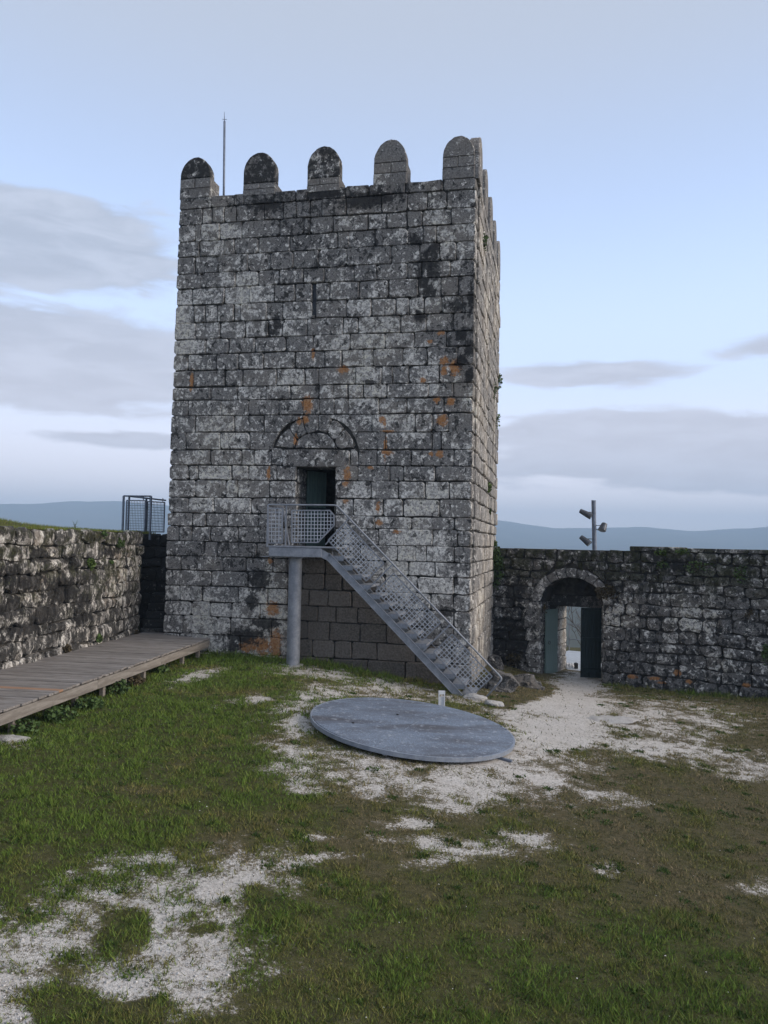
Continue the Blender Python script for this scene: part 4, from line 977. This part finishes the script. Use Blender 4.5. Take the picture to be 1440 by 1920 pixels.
# ------------------------------------------------------------------ floodlight mast
mb0 = on_plane(1115.5, 1032, G0 + GN * 1.2, GN); mb1 = on_plane(1113, 939, G0 + GN * 1.2, GN)
mast = empty('floodlight_mast', (mb0[0], mb0[1], WT - .4)); tag(mast, 'grey steel mast with three floodlights behind the gate wall', 'light mast')
tip = np.array(mb1) - np.array([mb0[0], mb0[1], WT - .4])
MB().tube([(0, 0, 0), tuple(tip)], .068, 16).build('pole', M_GALVD, mast); MB().tube([tuple(tip), tuple(tip + np.array([0, 0, .012]))], .074, 16).build('cap', M_GALVD, mast)
def flood(px, py, pitch, yaw, size, sidex):
    c_ = on_plane(px, py, G0 + GN * 1.1, GN) - np.array([mb0[0], mb0[1], WT - .4])
    f = empty('floodlight', tuple(c_)); f.parent = mast; f.rotation_euler = (0, pitch, yaw)
    L = size; prof = [(-L * .5, .05), (-L * .47, .085), (-L * .2, .10), (L * .12, .115), (L * .42, .125), (L * .5, .125)]
    mb = MB(); n = 12; vs = []
    for x, r_ in prof:
        for k in range(n):
            a = 2 * math.pi * k / n; y_, z_ = math.cos(a), math.sin(a); s_ = 1 / max(abs(y_), abs(z_)) * .5 + .5
            vs.append((x, y_ * r_ * s_, z_ * r_ * s_ * .8))
    mb.add(vs, [(r_ * n + i, r_ * n + (i + 1) % n, (r_ + 1) * n + (i + 1) % n, (r_ + 1) * n + i) for r_ in range(len(prof) - 1) for i in range(n)] + [tuple(range(n))]).build('housing', M_LAMP, f)
    mb = MB().add([(L * .495, y_, z_) for _, y_, z_ in vs[-n:]], [tuple(range(n))]); mb.build('lens', M_GLASS, f)
    pol = Vector(tip) * ((c_[2]) / tip[2]); a = Vector(c_); 
    MB().tube([tuple(pol + Vector((0, 0, .04))), tuple(a + Vector((0, -.02, .05)))], .012, 6).build('arm', M_IRON, mast)
    MB().tube([tuple(pol + Vector((0, 0, -.05))), tuple((pol + a) / 2 + Vector((0, 0, -.10))), tuple(a + Vector((sidex * -.12, 0, -.09)))], .010, 6).build('bracket', M_IRON, mast)
flood(1098, 963, R(28), R(-20), .40, -1); flood(1097, 1013, R(38), R(-25), .36, -1); flood(1131, 988, R(60), R(215), .26, 1)

# ------------------------------------------------------------------ boulders and loose stones
M_ROCK = granite('bare_boulder', wallR, (), None, lichen=-.09, dark=.05, warm=.3, bump=1.8, tone=.6)
def boulder(name, loc, dims, seed, mat, label, rz=0., grp=None, cat='boulder'):
    bm = bmesh.new(); bmesh.ops.create_icosphere(bm, subdivisions=3, radius=1.0)
    for v in bm.verts:
        p = v.co.copy(); d = 1 + .42 * mn.noise(p * 1.1 + Vector((seed * 7.1, 0, 0))) + .18 * mn.noise(p * 3.2 + Vector((0, seed * 3.3, 0)))
        q_ = Vector((round(p.x * d * 2.2) / 2.2, round(p.y * d * 2.2) / 2.2, round(p.z * d * 2.2) / 2.2)); v.co = (p * d) * .72 + q_ * .28
        v.co.x *= dims[0]; v.co.y *= dims[1]; v.co.z *= dims[2]
    me = bpy.data.meshes.new(name); bm.to_mesh(me); bm.free(); o = link(name, me, mat, None, loc, (0, 0, rz)); tag(o, label, cat, grp); return o
def gpt(px, py):
    """first hit of a view ray with the yard"""
    d = ray(px, py); t_ = 4.0
    for _ in range(4000):
        P = cC + d * t_
        if P[2] < float(yard(np.array([P[0]]), np.array([P[1]]))[0]): break
        t_ += .01
    return P
b = gpt(985, 1289); boulder('boulder', (b[0], b[1] + .3, b[2] + .0), (.55, .40, .30), 1, M_ROCK, 'craggy grey boulder on the grass left of the gateway', R(-25), 'boulders at the wall foot')
b = gpt(940, 1300); boulder('boulder', (b[0], b[1] + .6, b[2] + .02), (.42, .5, .40), 2, M_ROCK, 'angular rubble block at the tower corner behind the stair foot', R(20), 'boulders at the wall foot')
b = gpt(918, 1235); boulder('boulder', (3.35, 22.9, -.75), (.30, .5, .42), 5, M_ROCK, 'broken rubble leaning in the corner between tower and gate wall', R(5), 'boulders at the wall foot')
b = gpt(927, 1323); boulder('boulder', (b[0], b[1], b[2] + .02), (.20, .15, .10), 3, M_PALE, 'small pale stone at the foot of the stairs', 0, 'boulders at the wall foot')
b = gpt(888, 1311); boulder('boulder', (b[0], b[1] + .05, b[2] + .02), (.24, .2, .09), 7, M_PALE, 'pale stone under the last stair tread', 0, 'boulders at the wall foot')
b = gpt(1135, 1348); boulder('boulder', (b[0], b[1], b[2] - .03), (.55, .4, .09), 4, M_PALE, 'flat pale rock outcrop in the gravel path', 0, 'boulders at the wall foot')
b = gpt(1410, 1305); boulder('boulder', (b[0], b[1], b[2] + .08), (.16, .14, .16), 9, M_ROCK, 'small rounded stone at the foot of the right wall', 0, 'boulders at the wall foot')
b = gpt(723, 1417); boulder('boulder', (b[0], b[1], b[2] + .02), (.04, .03, .025), 6, M_WHITE, 'tiny white stone at the near edge of the round cover', 0, None, 'stone')
b = gpt(15, 1388); boulder('boulder', (b[0], b[1], b[2] - .02), (.30, .22, .08), 8, M_PALE, 'low pale stone in the weeds below the boardwalk', 0, 'boulders at the wall foot')

# ------------------------------------------------------------------ plants growing on the walls
def plant(name, loc, rad, n, ls, label, cat='plant', mat=None, seed=1, flat=(1, 1, 1), grp='plants rooted in the walls', droop=0., blade=False):
    rg = random.Random(seed); root = empty(name, loc); tag(root, label, cat, grp); mb = MB(); stt = MB()
    for k in range(n):
        d = Vector((rg.gauss(0, 1), rg.gauss(0, 1), rg.gauss(.25, .8))).normalized(); r_ = rad * rg.uniform(.25, 1) ** .7
        c_ = Vector((d.x * r_ * flat[0], d.y * r_ * flat[1], d.z * r_ * flat[2] - droop * r_))
        a = Vector((rg.gauss(0, 1), rg.gauss(0, 1), rg.gauss(.3, .6))).normalized() if not blade else (c_.normalized() + Vector((rg.gauss(0, .25), rg.gauss(0, .25), .4))).normalized()
        b = a.cross(Vector((rg.gauss(0, 1), rg.gauss(0, 1), rg.gauss(0, 1)))).normalized(); l = ls * rg.uniform(.6, 1.3); w_ = l * (.035 if blade else rg.uniform(.30, .5))
        mb.add([c_ - a * l * .5, c_ + b * w_ - a * l * .05, c_ + a * l * .5, c_ - b * w_ - a * l * .05], [(0, 1, 2), (0, 2, 3)])
        if k % 7 == 0: stt.tube([(0, 0, 0), tuple(c_ * .5 + Vector((0, 0, .02))), tuple(c_)], .004, 4)
    mb.build('foliage', mat or M_LEAF, root); stt.build('stem', M_LEAFB, root)
    return root
M_FRESH = simple('fresh_leaf', (.055, .10, .02), (.10, .15, .035), 14, .7)
def on_left(px, py):
    nL_ = np.array([-LWD[1], LWD[0], 0]); P = on_plane(px, py, np.array([LW0[0], LW0[1], 0]), nL_); return P + np.array([.05, 0, 0])
def on_side(px, py): return on_plane(px, py, TA, TU)
def on_gate(px, py): return on_plane(px, py, G0 - GN * .06, GN)
for k, (px, py, rad, n, ls, lab, mat) in enumerate([
        (166, 1055, .17, 170, .07, 'bright green fern tuft on the middle of the left wall', M_FRESH), (222, 1018, .20, 150, .06, 'leafy clump near the top right of the left wall', M_LEAF), (192, 1000, .14, 90, .06, 'small climber hanging from the top edge of the left wall', M_LEAF),
        (205, 1053, .08, 60, .05, 'tiny tuft right of the fern on the left wall', M_LEAF), (182, 1195, .13, 100, .07, 'low weeds where the left wall meets the boardwalk', M_LEAF), (122, 1215, .13, 90, .07, 'rust brown weeds at the foot of the left wall beside the boardwalk', M_LEAFB),
        (252, 1187, .12, 80, .07, 'brown weeds at the far end of the boardwalk by the wall', M_LEAFB)]):
    plant('wall_plant', tuple(on_left(px, py)), rad, n, ls, lab, mat=mat, seed=k + 3, flat=(.45, 1, .8), droop=.2)
plant('grass_tuft', tuple(on_left(162, 990) + np.array([-.3, 0, .04])), .14, 30, .10, 'thin upright grass tuft on top of the left wall', mat=M_LEAF, seed=77, flat=(.4, .6, 1), blade=True)
for k, (px, py, rad, n, ls, lab) in enumerate([(914, 914, .17, 80, .08, 'green tuft halfway up the side of the tower'), (934, 716, .28, 70, .09, 'plant on the far upper edge of the tower side'), (925, 735, .3, 60, .07, 'small mossy tuft on the side of the tower'), (926, 1022, .18, 90, .07, 'yellowish tuft where the tower side meets the wall top'), (905, 455, .25, 60, .08, 'moss tuft below the side battlements of the tower'), (930, 790, .30, 60, .08, 'narrow weed strip on the tower side edge'), (917, 960, .10, 40, .06, 'little weed low on the tower side')]):
    plant('wall_plant', tuple(on_side(px, py) + TU * .04), rad, n, ls, lab, mat=M_FRESH if k in (0, 3) else M_LEAF, seed=k + 31, flat=(.35, 1, 1))
for k, (px, py, rad, n, ls, lab, mat, fl) in enumerate([(933, 1062, .42, 520, .10, 'dark ivy hanging in the corner beside the tower', M_LEAF, (.55, .3, 1.6)), (1141, 1108, .34, 260, .08, 'brown clump growing right of the gate arch', M_LEAFB, (1.2, .4, .7)), (1022, 1140, .13, 60, .06, 'small weed on the left of the gate arch', M_LEAFB, (.6, .3, 1.2)), (1240, 1034, .22, 110, .07, 'yellow green grass tuft under the coping of the right wall', M_FRESH, (1.1, .4, .5)),
        (1282, 1033, .20, 110, .07, 'second yellow green tuft under the coping further right', M_FRESH, (1.2, .4, .5)), (1320, 1060, .38, 240, .06, 'trailing green weeds on the upper right wall', M_LEAF, (1.5, .3, .6)), (1390, 1075, .26, 150, .06, 'green weeds near the right edge of the upper wall', M_LEAF, (.8, .3, 1.2)), (1243, 1058, .22, 100, .06, 'small green tuft left of the trailing weeds', M_LEAF, (1, .3, .7)), (965, 1235, .32, 200, .09, 'dull grey-green weeds in the dark corner by the tower', M_LEAFB, (.9, .4, .8)), (1436, 1225, .25, 160, .07, 'green weeds at the right edge of the wall', M_LEAF, (.6, .3, 1.2)), (1410, 1150, .2, 90, .06, 'dark moss clump on the far right stones', M_LEAFB, (1, .3, 1))]):
    plant('wall_plant', tuple(on_gate(px, py)), rad, n, ls, lab, mat=mat, seed=k + 51, flat=fl, droop=.15)
for k, (px, py, rad, n, lab) in enumerate([(112, 1352, .26, 200, 'leafy weeds beside the second boardwalk post'), (165, 1330, .24, 190, 'nettle clump under the boardwalk edge'), (215, 1300, .30, 260, 'dense weeds below the middle of the boardwalk'), (248, 1285, .24, 180, 'weeds by the centre boardwalk post'), (45, 1375, .22, 150, 'weeds under the near end of the boardwalk'), (300, 1262, .20, 130, 'low weeds under the far boardwalk posts'), (400, 1222, .16, 90, 'grass clump where the boardwalk meets the tower')]):
    b = gpt(px, py); plant('weed_clump', (b[0], b[1], b[2] + .08), rad, int(n * 1.8), .065, lab, mat=M_LEAF if k != 3 else M_LEAFB, seed=k + 91, flat=(1, 1, .6), grp='weeds along the boardwalk')

# ------------------------------------------------------------------ beyond the gate
def gw(X, Y): P = G0 + GU * X + GN * Y; return float(P[0]), float(P[1])
q0 = [gw(.4, 1.7), gw(4.6, 1.7), gw(5.6, 6.2), gw(.6, 6.2)]
MB().add([(x, y_, -1.03) for x, y_ in q0] + [(x, y_, -1.35) for x, y_ in q0], [(0, 1, 2, 3), (7, 6, 5, 4), (0, 4, 5, 1), (1, 5, 6, 2), (2, 6, 7, 3), (3, 7, 4, 0)]).build('path', simple('pale_paving', (.36, .39, .42), (.46, .49, .52), 3, .9)); tag(bpy.data.objects['path'], kind='structure')
kb = on_z(1063, 1253, -1.02)
kx = 1057.
for k in range(4):
    a = on_plane(kx + k * 5.4, 1250, np.array([0, kb[1], 0]), np.array([0, 1., 0])); boulder('kerb_stone', (a[0], a[1], -.93), (.055, .07, .085), 11 + k, M_WHITE, 'white painted stone in the low row beyond the gate', 0, 'white stones beyond the gate', 'stone')
a = on_plane(1080, 1250, np.array([0, kb[1], 0]), np.array([0, 1., 0])); bo = MB().box((-.055, -.05, 0), (.055, .05, .17)); bo.add([(-.055, -.05, .17), (.055, -.05, .17), (.055, .05, .17), (-.055, .05, .17), (0, 0, .20)], [(0, 1, 4), (1, 2, 4), (2, 3, 4), (3, 0, 4)])
tag(bo.build('black_block', M_IRON, loc=(a[0], a[1], -1.02)), 'short black block ending the row of white stones', 'block')
rl0, rl1 = gw(.2, 6.6), gw(5.8, 6.6); orr = empty('path_railing', (rl0[0], rl0[1], -1.05), -GA); tag(orr, 'thin grey railing at the path edge seen through the gate', 'railing')
for x in (0.3, 1.75, 3.2, 4.6): MB().tube([(x, 0, -.4), (x, 0, 1.0)], .022, 6).build('post', M_GALV, orr)
for z0_, z1_ in ((.98, .96), (.42, .25)): MB().tube([(.0, 0, z0_), (5.6, 0, z1_)], .016, 6).build('rail', M_GALV, orr)
def bare_tree(loc, h, seed, label):
    rg = random.Random(seed); root = empty('bare_tree', loc); tag(root, label, 'tree', 'bare trees below the gate'); tr, br = MB(), MB()
    def grow(p, d, l, r_, lev, mb):
        pts = [p]; dd = d.copy()
        for k in range(4): dd = (dd + Vector((rg.gauss(0, .16), rg.gauss(0, .16), .05))).normalized(); pts.append(pts[-1] + dd * l / 4)
        mb.tube([tuple(v) for v in pts], [r_ * (1 - .16 * k) for k in range(5)], 5 if lev else 7)
        if lev >= 4: return
        for k in range(rg.choice((3, 4)) if lev < 2 else 3):
            a = rg.uniform(0, 6.28); t_ = rg.choice((2, 3, 4)); nd = (dd * rg.uniform(.5, .9) + Vector((math.cos(a), math.sin(a), rg.uniform(0, .5))) * rg.uniform(.5, .9)).normalized()
            grow(pts[t_], nd, l * rg.uniform(.55, .78), r_ * .5, lev + 1, br)
    grow(Vector((0, 0, -.5)), Vector((rg.gauss(0, .1), rg.gauss(0, .1), 1)).normalized(), h * .42, h * .022, 0, tr)
    tr.build('trunk', M_BARK, root); br.build('branches', M_BARK, root)
for k, (X, Y, h) in enumerate(((-.2, 10.5, 6.5), (2.6, 12., 7), (4.2, 10, 6), (6.4, 13, 7), (1.2, 16, 8), (5.0, 17, 8), (8.5, 17, 8), (3.4, 21, 9), (7.5, 23, 9))):
    x, y_ = gw(X, Y); z = float(terrain(np.array([x]), np.array([y_]))[0])
    bare_tree((x, y_, z), min(h, (2.0 - z) * .85), 200 + k, 'leafless grey tree on the slope beyond the gate')

# ------------------------------------------------------------------ grass
rs = np.random.RandomState(5)
N = 1400000
Yc = 3.9 + 20.6 * rs.uniform(0, 1, N) ** 1.35; Xc = (rs.uniform(-1, 1, N)) * (.74 * Yc + .6)
xw = inner_x(Yc)
keep = (Xc > xw + .1) & (Xc < 13)
loc = (np.stack([Xc, Yc], -1) - TA[:2]); tx, ty = loc @ TU[:2], loc @ TN[:2]
keep &= ~((tx > -7.9) & (tx < .12) & (ty > -.03) & (ty < 7.7)) & ~((tx > -7.9) & (tx < 0.1) & (ty > -.03))
loc = np.stack([Xc, Yc], -1) - G0[:2]; wx_, wy_ = loc @ GU[:2], loc @ GN[:2]
keep &= ~(wy_ > -.04)
dk = np.stack([Xc, Yc], -1) - DO; ddx = dk[:, 0] * DD[1] - dk[:, 1] * DD[0]; keep &= ~((ddx < -.55) & (ddx > -2.2) & (dk @ DD < 1))
keep &= np.hypot(Xc - cc[0], Yc - cc[1]) > CR - .12
Xc, Yc = Xc[keep], Yc[keep]; Zc = yard(Xc, Yc); gvv = gsample(Xc, Yc)
prob = np.clip(.64 - gvv * 1.7, .0, 1.) ** 1.3; prob = np.where(gvv > .45, .015, prob)
thin = np.clip(.70 + 1.7 * fbm(Xc, Yc, 3.2, 61, 4), .50, 1)
k_ = rs.uniform(0, 1, len(Xc)) < prob * thin
Xc, Yc, Zc, gvv = Xc[k_], Yc[k_], Zc[k_], gvv[k_]
# broad-leaved weed clumps among the blades
ci = rs.choice(len(Xc), 650); m_ = 42; sg_ = rs.uniform(.025, .06, 650).repeat(m_)
Xe, Ye = Xc[ci].repeat(m_) + rs.normal(0, 1, 650 * m_) * sg_, Yc[ci].repeat(m_) + rs.normal(0, 1, 650 * m_) * sg_
far_ = np.hypot(Xe - cc[0], Ye - cc[1]) > CR + .03; Xe, Ye = Xe[far_], Ye[far_]
weed = np.concatenate([np.zeros(len(Xc), bool), np.ones(len(Xe), bool)])
Xc, Yc = np.concatenate([Xc, Xe]), np.concatenate([Yc, Ye]); Zc = yard(Xc, Yc)
loc = np.stack([Xc, Yc], -1) - TA[:2]; tx, ty = loc @ TU[:2], loc @ TN[:2]
loc = np.stack([Xc, Yc], -1) - G0[:2]; wx_, wy_ = loc @ GU[:2], loc @ GN[:2]
n = len(Xc)
lush = lushness(Xc, Yc, Zc)
edge0 = np.exp(-np.abs(wy_ + .3) * 1.6) * (wx_ > 3.5) + np.exp(-np.abs(ty + .3) * 1.6) * (tx < -1.5); lush = np.clip(lush + .55 * edge0, 0, 1)
clump = np.clip(.5 + 2.2 * fbm(Xc, Yc, 6.5, 83, 3), 0, 1.3)
edge = np.exp(-np.abs(ty + .25) * 3.0) * (tx > -6.5) * (tx < -1) + np.exp(-np.abs(wy_ + .2) * 3.) * (wx_ > 3.6)
H = (.018 + .034 * rs.uniform(0, 1, n) ** 1.5) * (.7 + .6 * lush) * (.45 + .9 * clump) * (.78 + .03 * np.minimum(Yc, 14)) * (1 + 1.6 * np.clip(edge, 0, 1)); H = H * np.where(rs.uniform(0, 1, n) < .02, 1.7, 1)
Wd = (.0026 + .0030 * rs.uniform(0, 1, n)) * (1 + .11 * np.maximum(Yc - 5, 0)); H = np.where(weed, .022 + .02 * rs.uniform(0, 1, n), H); Wd = np.where(weed, Wd * 2.4, Wd); an = rs.uniform(0, 2 * np.pi, n); ln = rs.uniform(.2, 1.2, n) * H; la = rs.uniform(0, 2 * np.pi, n)
Zc = Zc - .004
bx, by = np.cos(an) * Wd, np.sin(an) * Wd
V = np.empty((n, 3, 3), np.float32)
V[:, 0] = np.stack([Xc - bx, Yc - by, Zc], -1); V[:, 1] = np.stack([Xc + bx, Yc + by, Zc], -1); V[:, 2] = np.stack([Xc + np.cos(la) * ln, Yc + np.sin(la) * ln, Zc + H], -1)
me = bpy.data.meshes.new('grass'); me.vertices.add(3 * n); me.vertices.foreach_set('co', V.ravel()); me.loops.add(3 * n); me.polygons.add(n)
me.loops.foreach_set('vertex_index', np.arange(3 * n, dtype=np.int32)); me.polygons.foreach_set('loop_start', np.arange(0, 3 * n, 3, dtype=np.int32)); me.update()
gr = np.array([.104, .166, .026]); ol = np.array([.168, .156, .045]); brn = np.array([.205, .162, .090]); dkg = np.array([.036, .056, .014])
r1 = rs.uniform(0, 1, (n, 1)); L = lush[:, None]
mixv = np.clip(L + .45 * (r1 - .5), 0, 1)
C3 = np.where(mixv < .5, brn + (ol - brn) * (mixv * 2), ol + (gr - ol) * (mixv * 2 - 1))
C3 = np.where(rs.uniform(0, 1, (n, 1)) < .20, dkg, C3); C3 = np.where(weed[:, None], np.array([.050, .085, .018]), C3 * 1.12) * rs.uniform(.72, 1.25, (n, 1))
C4 = np.concatenate([C3, np.ones((n, 1))], 1).repeat(3, 0).astype(np.float32)
ca_ = me.color_attributes.new('blade', 'FLOAT_COLOR', 'POINT'); ca_.data.foreach_set('color', C4.ravel())
m, t = new_mat('grass_blades'); a = t.add('ShaderNodeVertexColor', layer_name='blade')
b = t.bsdf(a.outputs[0], .8, 0, spec=.2)
gob = link('grass', me, m); tag(gob, 'short patchy turf covering the yard', 'grass', kind='stuff')
# turf on the bank above the left wall
nb = 22000; yb = rs.uniform(10, 21, nb); xb_ = inner_x(yb) - .06 - rs.uniform(0, 1, nb) ** 1.5 * 5; zb_ = np.where(inner_x(yb) - xb_ < .5, 3.03, np.maximum(terrain(xb_, yb), 3.02))
hb = .03 + .05 * rs.uniform(0, 1, nb); an = rs.uniform(0, 6.28, nb); V = np.empty((nb, 3, 3), np.float32)
V[:, 0] = np.stack([xb_ - .007 * np.cos(an), yb - .007 * np.sin(an), zb_ - .02], -1); V[:, 1] = np.stack([xb_ + .007 * np.cos(an), yb + .007 * np.sin(an), zb_ - .02], -1); V[:, 2] = np.stack([xb_ + rs.normal(0, .02, nb), yb + rs.normal(0, .02, nb), zb_ + hb], -1)
me = bpy.data.meshes.new('bank_grass'); me.vertices.add(3 * nb); me.vertices.foreach_set('co', V.ravel()); me.loops.add(3 * nb); me.polygons.add(nb)
me.loops.foreach_set('vertex_index', np.arange(3 * nb, dtype=np.int32)); me.polygons.foreach_set('loop_start', np.arange(0, 3 * nb, 3, dtype=np.int32)); me.update()
ca_ = me.color_attributes.new('blade', 'FLOAT_COLOR', 'POINT'); cb = (ol + (gr - ol) * rs.uniform(0, 1, (nb, 1))) * rs.uniform(.8, 1.3, (nb, 1)); ca_.data.foreach_set('color', np.concatenate([cb, np.ones((nb, 1))], 1).repeat(3, 0).astype(np.float32).ravel())
tag(link('bank_grass', me, m), 'grass on the bank above the left wall', 'grass', kind='stuff')
# pebbles in the bare patches
N = 90000; Yp = rs.uniform(4.2, 17, N); Xp = rs.uniform(-1, 1, N) * (.6 * Yp); Zp = yard(Xp, Yp); gp = gsample(Xp, Yp)
k_ = (rs.uniform(0, 1, N) < np.clip(.05 + gp * 1.2, .012, .5)) & (np.hypot(Xp - cc[0], Yp - cc[1]) > CR) & (Xp > -4.6); Xp, Yp, Zp = Xp[k_][:16000], Yp[k_][:16000], Zp[k_][:16000]; n = len(Xp)
S = (.004 + .011 * rs.uniform(0, 1, n) ** 3); base_ = np.array([(1, 0, 0), (-1, 0, 0), (0, 1, 0), (0, -1, 0), (0, 0, .7), (0, 0, -.7)])
V = base_[None] * S[:, None, None] * rs.uniform(.6, 1.4, (n, 6, 1)); V = V + np.stack([Xp, Yp, Zp + .004], -1)[:, None, :]
F = np.array([(0, 2, 4), (2, 1, 4), (1, 3, 4), (3, 0, 4), (2, 0, 5), (1, 2, 5), (3, 1, 5), (0, 3, 5)]); F = (F[None] + (np.arange(n) * 6)[:, None, None]).reshape(-1, 3)
me = bpy.data.meshes.new('pebbles'); me.vertices.add(6 * n); me.vertices.foreach_set('co', V.astype(np.float32).ravel()); me.loops.add(F.size); me.polygons.add(len(F)); me.loops.foreach_set('vertex_index', F.ravel().astype(np.int32)); me.polygons.foreach_set('loop_start', np.arange(0, F.size, 3, dtype=np.int32)); me.update()
m, t = new_mat('pale_pebbles'); P = t.add('ShaderNodeNewGeometry').outputs['Position']; t.bsdf(t.mix(t.step(t.noise(P, 40, 2), .35, .65), (.30, .28, .26), (.66, .64, .61)), .9)
tag(link('pebbles', me, m), 'pale pebbles strewn over the bare patches', 'pebbles', kind='stuff')
print('stones', NB, nR, nL, 'blades', len(gob.data.polygons))
